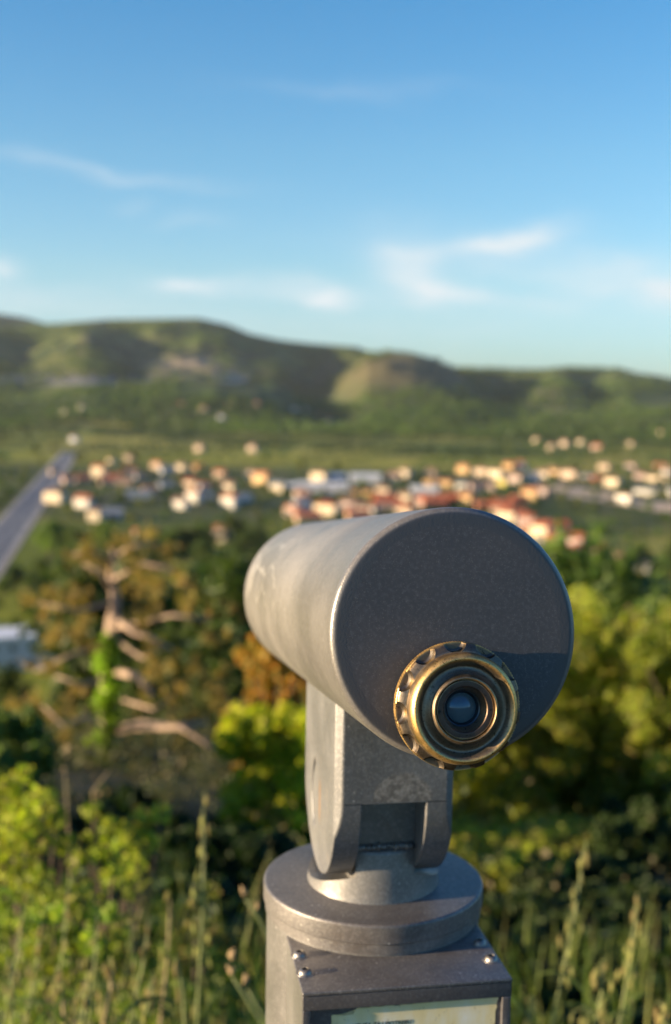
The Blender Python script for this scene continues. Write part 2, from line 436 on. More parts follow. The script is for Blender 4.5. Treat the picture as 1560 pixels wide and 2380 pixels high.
# barrel (local Z of the lathe runs from the eye end forwards)
brl_root = Vector((0, -TB*cos(TAU), ZAX+TB*sin(TAU)))
Mb = Matrix.Translation(brl_root) @ Matrix.Rotation(-TAU, 4, 'X')      # local +Y is the optical axis
Rz2y = Matrix.Rotation(-pi/2, 4, 'X')                                   # lathe axis Z -> Y
bm = bmesh.new()
prof = fillet([(.0560, .0), (.0563, .0), (RB, .0), (RB, LEN), (.058, LEN), (.058, LEN-.03), (0, LEN-.03)], [0, 0, .0086, .008, .002, 0, 0], 12)
lathe(bm, prof, 256, Rz2y)
barrel = obj('barrel', bm, M_BARREL, scope); barrel.matrix_local = Mb; auto_smooth(barrel, 40)
bm = bmesh.new(); lathe(bm, [(0, .0), (.02, .0), (.0560, .0)], 256, Rz2y)
plate = obj('end_plate', bm, M_FACE, barrel); auto_smooth(plate)
bm = bmesh.new(); lathe(bm, [(0, LEN-.012), (.02, LEN-.0125), (.04, LEN-.014), (.0578, LEN-.017)], 96, Rz2y)
m, t, b = mat('objective glass'); b.inputs['Base Color'].default_value = (.01, .015, .03, 1); b.inputs['Roughness'].default_value = .04; M_GLASS = m
o = obj('objective_lens', bm, M_GLASS, barrel, True)

# eyepiece: lathe axis points back at the viewer
EX, EU = -.0016, -.0353
eye = bpy.data.objects.new('eyepiece', None); COL.objects.link(eye); eye.parent = barrel
bm = bmesh.new()
NS = 264
bodyp = fillet([(.0265, -.001), (.0265, .0045), (.0240, .0120), (.0262, .0140), (.0265, .0175), (.0256, .0215), (.0240, .0234), (.0222, .0222), (.0202, .0192), (.0184, .0196), (.0164, .0214), (.0158, .0226), (.0154, .0236), (.0145, .0238), (.0142, .0230), (.0141, .0205), (.0135, .0205)],
               [0, 0, 0, .0006, .002, .002, .0022, .0018, .0022, .002, .0016, .0008, .0005, .0004, .0003, 0, 0], 4)
lathe(bm, bodyp, 192)
bpy.data.objects.remove(eye)
eye = obj('eyepiece', bm, M_BRASS, barrel); auto_smooth(eye, 50)
eye.matrix_local = Matrix.Translation((EX, 0, EU)) @ Matrix.Rotation(pi/2, 4, 'X') @ Matrix.Scale(1.055, 4)
# knurled focusing ring with twelve finger scoops
bm = bmesh.new()
kp = [(.0255, .0038), (.0292, .0038), (.0303, .0046), (.0305, .0052), (.0305, .0102), (.0301, .0106), (.0290, .0113), (.0252, .0134), (.0252, .0128)]
def rm(i, k): return (-.00022 if (k % 2) and i in (3, 4) else 0)
kp = [(.0250, .0038), (.0292, .0038), (.0303, .0046), (.0305, .0052), (.0305, .0094), (.0301, .0097), (.0301, .0120), (.0297, .0125), (.0255, .0146), (.0250, .0146)]
rows = kp+[kp[0]]
lathe(bm, rows, NS, None, rm)
bmesh.ops.remove_doubles(bm, verts=bm.verts, dist=1e-6)
ring_o = obj('focus_ring', bm, M_BRASS, eye)
bm = bmesh.new()
for k in range(12):
    a = radians(4+30*k)
    lathe(bm, [(0, .0093), (.0044, .0094), (.0055, .0102), (.0059, .0115), (.0061, .0180), (0, .0180)], 44, Matrix.Translation((.0317*cos(a), .0317*sin(a), 0)))
boolean(ring_o, bm); auto_smooth(ring_o, 32)
# dark collar round the neck, standing in for the shadow in the gap
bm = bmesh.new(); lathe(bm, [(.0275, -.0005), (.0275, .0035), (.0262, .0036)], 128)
o = obj('gap_shadow_collar', bm, M_FACE, eye); auto_smooth(o)
# lens retaining ring with two spanner holes
bm = bmesh.new()
lathe(bm, fillet([(.0137, .0185), (.0137, .0222), (.0108, .0222), (.0086, .0172), (.0086, .0150)], [0, .0003, .0003, .0005, 0], 4), 160)
lr = obj('lens_ring', bm, M_BRASS2, eye); auto_smooth(lr)
for a in (radians(182), radians(-2)):
    bm = bmesh.new(); lathe(bm, [(0, .02226), (.00062, .02226)], 24, Matrix.Translation((.0124*cos(a), .0124*sin(a), 0)))
    obj('spanner_hole', bm, M_HOLE, lr)
# threaded tube behind the glass
bm = bmesh.new()
tp = [(.0087, .0170), (.0082, .0166)]
for k in range(6): tp += [(.0080-.00022*k, .0165-.0003*k), (.0078-.00022*k, .0161-.0003*k)]
tp += [(.0064, .0144), (0, .0140)]
lathe(bm, tp, 128)
m, t, b = mat('blackened metal'); b.inputs['Base Color'].default_value = (.035, .05, .065, 1); b.inputs['Metallic'].default_value = .6; b.inputs['Roughness'].default_value = .35; M_BLK = m
o = obj('lens_tube', bm, M_BLK, eye); auto_smooth(o, 20)
# lens
bm = bmesh.new()
lp = [(0, .0172)] + [(.0074*sin(a)/sin(.6), .0172-.0074/sin(.6)*(1-cos(a))) for a in np.linspace(.05, .6, 14)]
lathe(bm, lp, 96)
m, t, b = mat('coated glass'); b.inputs['Base Color'].default_value = (.07, .115, .14, 1); b.inputs['Roughness'].default_value = .03  # base colour lifted to a pale blue that stands in for reflections
b.inputs['IOR'].default_value = 1.75; b.inputs['Specular Tint'].default_value = (.45, .62, 1, 1); M_LENS = m
o = obj('lens', bm, M_LENS, eye, True)
bm = bmesh.new(); lathe(bm, [(0, .01415), (.0058, .0141), (.0062, .0141)], 64)
m, t, b = mat('inner glass'); b.inputs['Base Color'].default_value = (.008, .02, .06, 1); b.inputs['Roughness'].default_value = .02; b.inputs['Coat Weight'].default_value = 1
obj('inner_lens', bm, m, eye, True)

# coin box in front of the post
ZB = zz(-.352)
bm = bmesh.new()
BXW = .0638; F0 = -.1095; F1 = -.030; BZ0 = ZB-.42
# carcass behind the frame opening
add_box(bm, -BXW+.0012, BXW-.0012, F0+.0034, F1, BZ0+.002, ZB-.0028)
box = obj('coin_box', bm, M_BOX, scope)
bm = bmesh.new(); add_box(bm, -BXW-.0004, BXW+.0004, F0-.0006, F1, ZB-.0026, ZB, .0009)
lid = obj('lid', bm, M_CAP, box); auto_smooth(lid)
# cut the post's round out of lid and carcass
bm = bmesh.new(); lathe(bm, [(0, 0), (.0719, 0), (.0719, ZB+.1), (0, ZB+.1)], 128)
boolean(lid, bm); auto_smooth(lid, 40)
for nm, (x0, x1, z0, z1) in {'frame_top': (-BXW, BXW, ZB-.0118, ZB-.0027), 'frame_left': (-BXW, -.0590, BZ0, ZB-.0119), 'frame_right': (.0584, BXW, BZ0, ZB-.0119), 'frame_bottom': (-.0589, .0583, BZ0, BZ0+.01)}.items():
    bm = bmesh.new(); add_box(bm, x0, x1, F0, F0+.0033, z0, z1, .0006)
    o = obj(nm, bm, M_BOX, box); auto_smooth(o)
for nm, x0, x1 in (('side_plate', -BXW, -BXW+.0010), ('side_plate', BXW-.0010, BXW)):
    bm = bmesh.new(); add_box(bm, x0, x1, F0+.0034, F1, BZ0, ZB-.0027)
    obj(nm, bm, M_PAINT if x0 < 0 else M_BOX, box)
def star(k): return
for (x, y) in ((-.0592, -.0862), (-.0594, -.0632), (.0585, -.0851), (.0577, -.0632)):
    bm = bmesh.new()
    dome = [(.0019, .0028), (.0026, .0027), (.0036, .0018), (.0042, .0006), (.0043, 0)]
    lathe(bm, [(0, .0009), (.0018, .0009), (.0019, .0028)]+dome[1:], 40, Matrix.Translation((x, y, ZB)))
    s = obj('screw', bm, M_STEEL, lid); auto_smooth(s, 45)
    bm = bmesh.new(); lathe(bm, [(0, ZB+.00095), (.0017, ZB+.00095)], 6, Matrix.Translation((x, y, 0)))
    obj('socket', bm, M_HOLE, s)
    bm = bmesh.new(); lathe(bm, [(0, .0004), (.0054, .0004), (.0056, 0)], 40, Matrix.Translation((x, y, ZB)))
    o = obj('washer', bm, M_BOX, s); auto_smooth(o)
# torn instruction sticker
rr = random.Random(3)
def jag(a, b, n, amp, fixed=()):
    out = []
    for i in range(n):
        t_ = i/n; p = Vector(a).lerp(Vector(b), t_)
        d = (Vector(b)-Vector(a)).normalized(); nrm = Vector((-d.y, d.x))
        k = rr.uniform(-1, 1)*amp + sin(i*.9)*amp*.7
        out.append(tuple(p+nrm*k))
    return out
Z1 = zz(-.3645)
outl = jag((-.0460, Z1-.0045), (-.0330, Z1-.0048), 14, .0004) + jag((-.0330, Z1-.0048), (-.0310, Z1-.0014), 4, .0002) + jag((-.0310, Z1-.0014), (.0568, Z1-.0004), 70, .00028) + \
       jag((.0568, Z1-.0004), (.0548, Z1-.012), 14, .0003) + jag((.0548, Z1-.012), (.0550, Z1-.08), 40, .0003) + jag((.0550, Z1-.08), (-.0450, Z1-.08), 40, .0003) + jag((-.0450, Z1-.08), (-.0460, Z1-.0045), 40, .0004)
bm = bmesh.new()
YS = F0+.0034-.00035
fr = [bm.verts.new((x, YS, z)) for x, z in outl]; bk = [bm.verts.new((x, YS+.0003, z)) for x, z in outl]
bm.faces.new(fr); bm.faces.new(bk[::-1])
for i in range(len(fr)): bm.faces.new((fr[i], fr[(i+1) % len(fr)], bk[(i+1) % len(fr)], bk[i]))
bmesh.ops.triangulate(bm, faces=[f for f in bm.faces if len(f.verts) > 4])
m, t, b = mat('faded sticker paper'); tc = t.new('ShaderNodeTexCoord'); P = tc.outputs['Object']
x, y, z = t.sep(P)
n = t.noise(t.map(P, (1, 1, .35)), 45, 5, .6)
col = t.ramp(n, [(.3, (.66, .52, .24)), (.46, (.78, .68, .38)), (.58, (.80, .76, .58)), (.7, (.84, .85, .80))])
col = t.mix(t.maprange(z, Z1-.012, Z1-.002, 0, .6), col, (.74, .60, .28))
col = t.mix(t.maprange(t.noise(P, 240, 4, .7), .62, .7, 0, .6), col, (.25, .22, .17))
t.put(b.inputs['Base Color'], col); b.inputs['Roughness'].default_value = .75
sticker = obj('instruction_sticker', bm, m, box)
def text(name, s, x, z, size, mt, parent, y, shear=.0, sx=1.0):
    cu = bpy.data.curves.new('txt', 'FONT'); cu.body = s; cu.size = size; cu.shear = shear; cu.offset = size*.012; cu.extrude = .00004
    o = bpy.data.objects.new('txt', cu); COL.objects.link(o)
    bpy.context.view_layer.update()
    me = bpy.data.meshes.new_from_object(o.evaluated_get(bpy.context.evaluated_depsgraph_get()))
    bpy.data.objects.remove(o)
    me.transform(Matrix.Translation((x, y, z)) @ Matrix.Rotation(pi/2, 4, 'X') @ Matrix.Diagonal((sx, 1, 1, 1)))
    return link(name, me, mt, parent)
M_INK = simple('black ink', (.03, .03, .03), .6)
text('sticker_lettering', 'UPUTA ZA UPOTREBU', -.0335, zz(-.3778), .0036, M_INK, sticker, YS-.0001, .15, 1.0)

# ------------------------------------------------------------ terrain
rng = np.random.default_rng(11)
TBL = rng.random((256, 256))
def vnoise(x, y):
    xi = np.floor(x).astype(int); yi = np.floor(y).astype(int); fx = x-xi; fy = y-yi
    fx = fx*fx*(3-2*fx); fy = fy*fy*(3-2*fy)
    g = lambda a, b: TBL[a % 256, b % 256]
    return (g(xi, yi)*(1-fx)+g(xi+1, yi)*fx)*(1-fy) + (g(xi, yi+1)*(1-fx)+g(xi+1, yi+1)*fx)*fy
def fbm(x, y, o=5):
    s = 0; a = .5
    for i in range(o): s = s+a*(vnoise(x*2**i+17*i, y*2**i+31*i)-.5); a *= .5
    return s
def sil(pts):
    a = np.array([azel(x, y) for x, y in pts]); return a[:, 0], a[:, 1]
HILLS = [  # silhouette in the photograph, distance of the foot and of the ridge
    ([(-1500, 800), (-500, 790), (0, 756), (140, 751), (250, 742), (460, 739), (530, 754), (580, 775), (650, 790), (720, 798), (830, 806), (900, 832), (1000, 880), (1150, 960), (1300, 1100)], 2900, 5000),
    ([(560, 1100), (700, 965), (780, 888), (830, 842), (855, 823), (900, 819), (960, 822), (1010, 835), (1050, 856), (1090, 884), (1150, 922), (1250, 975), (1400, 1100)], 2700, 4000),
    ([(800, 1000), (950, 905), (1050, 862), (1080, 858), (1200, 856), (1340, 857), (1430, 859), (1480, 872), (1560, 884), (1800, 905), (2300, 860), (3500, 860)], 2700, 4800),
    ([(-1500, 690), (-900, 700), (-300, 708), (0, 728), (60, 737), (125, 757), (250, 800), (400, 900)], 5600, 7600),
    ([(-1500, 950), (-400, 940), (0, 930), (100, 922), (200, 905), (350, 892), (500, 890), (600, 900), (700, 930), (800, 948), (900, 925), (1000, 925), (1100, 940), (1300, 965), (1560, 955), (2500, 950)], 2350, 3050)]
HS = [(sil(p), a, b) for p, a, b in HILLS]
def pxaz(x): return azel(x, 900)[0]
GUL = [(735, 75, .48), (640, 30, -.12), (1165, 55, .30), (1085, 40, -.10), (1385, 50, .28), (1300, 40, -.1), (60, 70, .22), (310, 50, .14), (200, 50, -.1)]
def terr(x, y):
    x = np.asarray(x, float); y = np.asarray(y, float)
    R = np.hypot(x, y); th = np.arctan2(x, y)
    # lookout hill falling to the valley in front
    yy = y + 1.2*fbm(x/9+3, y/9+5, 3)*np.clip((y-3)/10, 0, 1)
    d = np.clip(yy-2.1, 0, None)
    near = -.27*np.minimum(d, 50)-.60*np.clip(d-50, 0, None)
    near = np.where(near < VALLEY+14, VALLEY+14*np.exp((near-VALLEY-14)/14), near)
    side = np.clip((np.abs(x)-60)/500, 0, 1)
    z = near
    # hills
    front = np.clip((np.cos(th)+.05)*4, 0, 1)
    best = np.zeros_like(R)
    spur = fbm(x/620+9, y/900+2, 5)
    spur2 = fbm(x/230+1, y/260+7, 4)
    for (A, E), rf, rr_ in HS:
        e = np.interp(th, A, E)
        H = rr_*np.tan(e)+ZO-VALLEY
        H = np.clip(H, 0, None)
        rfa = rf*(1+.14*spur)
        t = np.clip((R-rfa)/(rr_-rfa), 0, 1.8)
        S = np.where(t < 1, t*t*(3-2*t)*.55+.45*t, 1-.35*(t-1))
        S = np.where(t <= 0, 0, S)
        env = np.clip(4*t*(1-t), 0, 1)
        g = np.zeros_like(R)
        for px, wd, dp in GUL:
            a0 = pxaz(px); g = g+dp*np.exp(-((th-a0)/(wd/2766))**2)
        hh = H*S*(1+env*(.95*spur+.35*spur2-g))
        best = np.maximum(best, hh)
    z = z + best*front
    # far ground climbs gently so the horizon closes behind the ridges
    return z
def grid(azs, Rs):
    A, R = np.meshgrid(azs, Rs, indexing='ij')
    x = R*np.sin(A); y = R*np.cos(A); return x, y, terr(x, y)
a1 = np.radians(np.concatenate([np.linspace(-180, -30, 36)[:-1], np.linspace(-30, 30, 560), np.linspace(30, 180, 36)[1:]]))
Rs = np.concatenate([np.linspace(.02, 3, 14), np.geomspace(3.3, 150, 60), np.geomspace(160, 2200, 50), np.linspace(2240, 5600, 210), np.geomspace(5700, 16000, 40)])
x, y, z = grid(a1, Rs)
na, nr = x.shape
V = np.stack([x, y, z], -1).reshape(-1, 3)
idx = np.arange(na*nr).reshape(na, nr)
F = np.stack([idx[:-1, :-1], idx[1:, :-1], idx[1:, 1:], idx[:-1, 1:]], -1).reshape(-1, 4)
def npmesh(name, V, F, smooth=False):
    me = bpy.data.meshes.new(name); k = F.shape[1]
    me.vertices.add(len(V)); me.vertices.foreach_set('co', np.ascontiguousarray(V, dtype=np.float32).ravel())
    me.loops.add(F.size); me.loops.foreach_set('vertex_index', np.ascontiguousarray(F, dtype=np.int32).ravel())
    me.polygons.add(len(F)); me.polygons.foreach_set('loop_start', np.arange(0, F.size, k, dtype=np.int32))
    me.polygons.foreach_set('use_smooth', np.full(len(F), smooth)); me.update(calc_edges=True); return me
m, t, b = mat('land'); tc = t.new('ShaderNodeNewGeometry'); P = tc.outputs['Position']
x_, y_, z_ = t.sep(P)
# fields of the valley
wp_ = t.noise(t.map(P, (.004, .004, 0)), 1, 3, .5, 0, 1)
vm = t.new('ShaderNodeVectorMath', operation='MULTIPLY_ADD'); t.put(vm.inputs[0], wp_); vm.inputs[1].default_value = (60, 60, 0); t.put(vm.inputs[2], P)
cell = t.vor(t.map(vm.outputs[0], (.008, .0042, 0), rot=(0, 0, .35)), 1, 1)
cs = t.sep(cell)
field = t.ramp(cs[0], [(0, (.13, .17, .015)), (.25, (.22, .24, .025)), (.45, (.38, .34, .04)), (.6, (.25, .27, .025)), (.8, (.48, .39, .08)), (1, (.36, .35, .04))])
field = t.mix(t.maprange(t.noise(t.map(P, (.02, .05, .05)), 1, 5, .65), .42, .75), field, (.05, .085, .018))
# wooded and rocky hills
n1 = t.noise(t.map(P, (.0016, .0016, .004)), 1, 6, .6); n2 = t.noise(t.map(P, (.011, .011, .011)), 1, 6, .72)
hill = t.ramp(n1, [(.30, (.04, .085, .016)), (.45, (.08, .125, .026)), (.56, (.12, .14, .04)), (.68, (.17, .15, .07))])
hill = t.mix(t.maprange(n2, .46, .58, 0, .92), hill, (.018, .040, .018))
hill = t.mix(t.maprange(t.noise(t.map(P, (.004, .004, .03)), 1, 5, .7), .60, .72, 0, .7), hill, (.24, .205, .16))
def patch(px, py, Yd, rx, rz, soft=.5):
    c = at(px, py, Yd); u = t.math('MULTIPLY', t.math('SUBTRACT', x_, c.x), 1/rx); v = t.math('MULTIPLY', t.math('SUBTRACT', z_, c.z), 1/rz)
    q = t.math('ADD', t.math('MULTIPLY', u, u), t.math('MULTIPLY', v, v)); q = t.math('ADD', q, t.math('MULTIPLY', t.math('SUBTRACT', n2, .5), 3.0))
    return t.maprange(q, .5, 1.5, 1, 0)
for (px, py, Yd, rx, rz, c) in ((470, 858, 3900, 190, 42, (.30, .24, .17)), (545, 878, 3700, 45, 16, (.42, .36, .30)), (180, 884, 3700, 330, 14, (.20, .20, .21)),
                                (940, 850, 3800, 300, 60, (.11, .09, .05)), (840, 880, 3500, 160, 70, (.10, .085, .042)), (1350, 990, 3300, 70, 10, (.28, .27, .27))):
    hill = t.mix(t.math('MULTIPLY', patch(px, py, Yd, rx, rz), .8 if c[0] > .15 else .65), hill, c)
gard = t.math('MULTIPLY', t.maprange(y_, 640, 760), t.maprange(y_, 1150, 1320, 1, 0))
gard = t.math('MULTIPLY', gard, t.maprange(t.noise(t.map(P, (.012, .012, 0)), 1, 4, .6), .34, .50, .55, 1.0))
field = t.mix(gard, field, t.ramp(t.noise(t.map(P, (.05, .05, 0)), 1, 4, .7), [(.35, (.035, .065, .015)), (.5, (.07, .095, .025)), (.66, (.17, .14, .08))]))
wood_ = t.maprange(t.noise(t.map(P, (.0035, .009, 0)), 1, 6, .65), .50, .58)
field = t.mix(t.math('MULTIPLY', wood_, t.math('MULTIPLY', t.maprange(y_, 1350, 1600), .85)), field, (.045, .075, .018))
col = t.mix(t.maprange(z_, VALLEY+3, VALLEY+26), field, hill)
# lookout slope
soil = t.ramp(t.noise(P, .9, 6, .7), [(.3, (.030, .024, .014)), (.5, (.055, .050, .022)), (.7, (.09, .075, .04))])
dist_ = t.math('SQRT', t.math('ADD', t.math('MULTIPLY', x_, x_), t.math('MULTIPLY', y_, y_)))
col = t.mix(t.maprange(dist_, 110, 200, 1, 0), col, soil)
t.put(b.inputs['Base Color'], col); b.inputs['Roughness'].default_value = .95; b.inputs['Specular IOR Level'].default_value = .15
tag(link('ground', npmesh('ground', V, F, True), m), kind='structure')

# ------------------------------------------------------------ roads and lots
def strip(name, pts, width, mt, dz, seg=1):
    v = []; f = []
    P2 = []
    for a, b_ in zip(pts[:-1], pts[1:]):
        for k in range(seg): P2.append(Vector(a).lerp(Vector(b_), k/seg))
    P2.append(Vector(pts[-1]))
    for i, p in enumerate(P2):
        d = (P2[min(i+1, len(P2)-1)]-P2[max(i-1, 0)]).normalized(); n = Vector((d.y, -d.x))
        for s in (-1, 1):
            q = p+n*s*width/2; v.append((q.x, q.y, VALLEY+dz))
        if i: f.append((2*i-2, 2*i-1, 2*i+1, 2*i))
    return tag(link(name, pymesh(name, v, f), mt), kind='structure')
M_ROAD = simple('asphalt', (.115, .12, .135), .8, 0, .15, .05)
M_VERGE = simple('pale gravel', (.34, .30, .25), .9, 0, .2, .1)
M_LINE = simple('road paint', (.7, .7, .68), .7)
H0, H1 = Vector((-138, 420)), Vector((-325, 1450))
hd = (H1-H0).normalized(); hn = Vector((hd.y, -hd.x))
strip('road_verge', [H0, H1], 22, M_VERGE, .16)
strip('road', [H0, H1], 16, M_ROAD, .20)
def gp(x, y): p = ground(x, y); return Vector((p.x, p.y))
for off_ in (-7.2, 7.2, 0):
    strip('road_marking', [H0+hn*off_, H1+hn*off_], .35, M_LINE, .24)
strip('side_road', [gp(120, 1160), gp(300, 1150), gp(470, 1158), gp(640, 1172), gp(760, 1170)], 9, M_ROAD, .12, 4)
strip('street', [gp(640, 1172), gp(860, 1130), gp(1080, 1120), gp(1300, 1110), gp(1640, 1120)], 8, M_ROAD, .13, 4)
strip('street', [gp(760, 1170), gp(960, 1200), gp(1200, 1230), gp(1420, 1330)], 7, M_ROAD, .10, 4)
v = [gp(*p) for p in ((1262, 1130), (1290, 1125), (1400, 1140), (1490, 1160), (1620, 1178), (1640, 1200), (1500, 1184), (1400, 1165), (1290, 1150))]
tag(link('gravel_lot', pymesh('gravel_lot', [(p.x, p.y, VALLEY+.11) for p in v], [tuple(range(len(v)))]), simple('sandy gravel', (.66, .47, .30), .9, 0, .15, .03)), kind='structure')
# lamps along the road
M_POLE = simple('galvanised steel', (.40, .41, .42), .5, .3)
def lamp_mesh():
    root = empty('street_lamp'); bm = bmesh.new(); tube(bm, [(0, 0, 0), (0, 0, 9.5)], [.14, .09], 8); obj('pole', bm, M_POLE, root, True)
    bm = bmesh.new(); tube(bm, [(0, 0, 9.4), (.9, 0, 10.1), (2.2, 0, 10.3)], [.07, .06, .05], 8); obj('arm', bm, M_POLE, root, True)
    bm = bmesh.new(); add_box(bm, 2.0, 3.0, -.18, .18, 10.2, 10.38, .05); obj('lamp_head', bm, M_POLE, root)
    return root
def copy_tree(o, parent=None):
    c = o.copy(); COL.objects.link(c); c.parent = parent
    for ch in list(o.children): copy_tree(ch, c)
    return c
ORDN = 'first second third fourth fifth sixth seventh eighth ninth tenth eleventh twelfth thirteenth fourteenth'.split()
proto = lamp_mesh()
for i in range(14):
    o = proto if i == 0 else copy_tree(proto)
    p = H0+hd*(160+60*i)+hn*10.4; o.location = (p.x, p.y, VALLEY+.16); o.rotation_euler.z = pi+atan2(-hd.x, hd.y)
    tag(o, ORDN[i]+' grey street lamp from the near end of the valley road', 'street lamp', 'street lamps along the valley road')

# ------------------------------------------------------------ houses
WALL = {'cream': (.70, .58, .40), 'white': (.70, .65, .56), 'ochre': (.72, .48, .22), 'peach': (.62, .47, .34), 'pink': (.56, .42, .36), 'pale grey': (.50, .51, .54), 'tan': (.55, .42, .30), 'yellow': (.80, .68, .18), 'blue grey': (.38, .44, .52), 'brick': (.34, .17, .11)}
ROOF = {'red': (.38, .105, .045), 'brown': (.20, .11, .075), 'orange': (.48, .20, .09), 'grey': (.24, .26, .29), 'white': (.62, .66, .72)}
MW = {k: simple(k+' plaster', v, .85, 0, .08, .3) for k, v in WALL.items()}
def roofmat(k, c):
    m, t, b = mat(k+' roof'); tc = t.new('ShaderNodeTexCoord'); P = tc.outputs['Object']
    wv = t.new('ShaderNodeTexWave'); t.put(wv.inputs['Vector'], P); wv.inputs['Scale'].default_value = 1.2; wv.inputs['Distortion'].default_value = .4
    n = t.noise(P, .8, 5, .7)
    col = t.mix(n, tuple(q*.65 for q in c), tuple(min(1, q*1.35) for q in c)); t.put(b.inputs['Base Color'], col)
    t.put(b.inputs['Normal'], t.bump(wv.outputs[0], .5, .1)); b.inputs['Roughness'].default_value = .85
    return m
MR = {k: roofmat(k, v) for k, v in ROOF.items()}
M_WIN = simple('window glass', (.05, .06, .08), .15); M_FRAME = simple('white frame', (.7, .7, .68), .6); M_DOOR = simple('brown door', (.16, .08, .04), .6)
def prism_roof(L, Wd, z0, h, ov=.5, hip=0):
    x0, x1, y0, y1 = -L/2-ov, L/2+ov, -Wd/2-ov, Wd/2+ov
    v = [(x0, y0, z0), (x1, y0, z0), (x1, y1, z0), (x0, y1, z0), (x0+hip, 0, z0+h), (x1-hip, 0, z0+h)]
    v += [(a, b_, c-.22) for a, b_, c in v[:4]]
    f = [(0, 1, 5, 4), (2, 3, 4, 5), (1, 2, 5), (3, 0, 4), (6, 9, 8, 7), (0, 6, 7, 1), (1, 7, 8, 2), (2, 8, 9, 3), (3, 9, 6, 0)]
    return pymesh('roof', v, f)
def make_house(L, Wd, H, rh, hip=0, flat=False, chim=True, label=''):
    root = empty('house')
    if flat: root.name = 'hall'
    bm = bmesh.new(); add_box(bm, -L/2, L/2, -Wd/2, Wd/2, -.6, H)
    if not hip and not flat:
        for sx in (-1, 1):      # gable triangles
            a = [bm.verts.new((sx*L/2, -Wd/2, H)), bm.verts.new((sx*L/2, Wd/2, H)), bm.verts.new((sx*L/2, 0, H+rh*.93))]
            b_ = [bm.verts.new((sx*(L/2-.2), p.co.y, p.co.z)) for p in a]
            bm.faces.new(a); bm.faces.new(b_[::-1])
            for i in range(3): bm.faces.new((a[i], a[(i+1) % 3], b_[(i+1) % 3], b_[i]))
    me = bpy.data.meshes.new('wall'); bmesh.ops.recalc_face_normals(bm, faces=bm.faces); bm.to_mesh(me); bm.free(); me.materials.append(MW['cream'])
    o = bpy.data.objects.new('wall', me); COL.objects.link(o); o.parent = root
    rf = prism_roof(L, Wd, H+.23, rh, .5, hip); rf.materials.append(MR['red'])
    r = bpy.data.objects.new('roof', rf); COL.objects.link(r); r.parent = root
    if chim:
        bm = bmesh.new(); add_box(bm, -L*.22, -L*.22+.8, -.9, -.2, H+rh*.4, H+rh+1.0); add_box(bm, -L*.22-.1, -L*.22+.9, -1.0, -.1, H+rh+1.0, H+rh+1.15)
        obj('chimney', bm, M_VERGE, r)
    nf = max(1, int(H//3)); wl = []
    for fl in range(nf):
        zb = 1.0+3*fl
        for xx in ((-L*.28, L*.28) if L < 14 else (-L*.36, -L*.12, L*.12, L*.36)): wl.append((xx, -1, zb))
        wl.append((0, 2, zb))
    for (xx, s, zb) in wl:
        bm = bmesh.new(); bg_ = bmesh.new()
        if s == -1:
            add_box(bm, xx-.7, xx+.7, -Wd/2-.06, -Wd/2-.002, zb, zb+1.4); add_box(bg_, xx-.58, xx+.58, -Wd/2-.08, -Wd/2-.065, zb+.12, zb+1.28)
        else:
            add_box(bm, -L/2-.06, -L/2-.002, -.7, .7, zb, zb+1.4); add_box(bg_, -L/2-.08, -L/2-.065, -.58, .58, zb+.12, zb+1.28)
        f_ = obj('window', bm, M_FRAME, root); obj('pane', bg_, M_WIN, f_)
    bm = bmesh.new(); add_box(bm, -.55, .55, -Wd/2-.08, -Wd/2-.003, -.3, 2.1); obj('door', bm, M_DOOR, root)
    return root
ARCH = [make_house(11, 9, 6.0, 2.6), make_house(9, 9, 6.2, 2.4, 3.2), make_house(13, 9, 3.4, 2.8), make_house(10, 8, 7.8, 2.2), make_house(16, 11, 8.5, 2.4, 4.0), make_house(40, 16, 6.0, 1.6, 0, True, False), make_house(24, 12, 5.0, 1.8, 0, True, False)]
used = set()
NATW = [11, 9, 13, 10, 16, 40, 24]
HOUSES = []     # x, y of the house's foot in the photo, kind, wall, roof, yaw in degrees, scale
def hz(l, ox, oy, k):
    for h in l: HOUSES.append((ox+h[0]*k, oy+h[1]*k)+tuple(h[2:]))
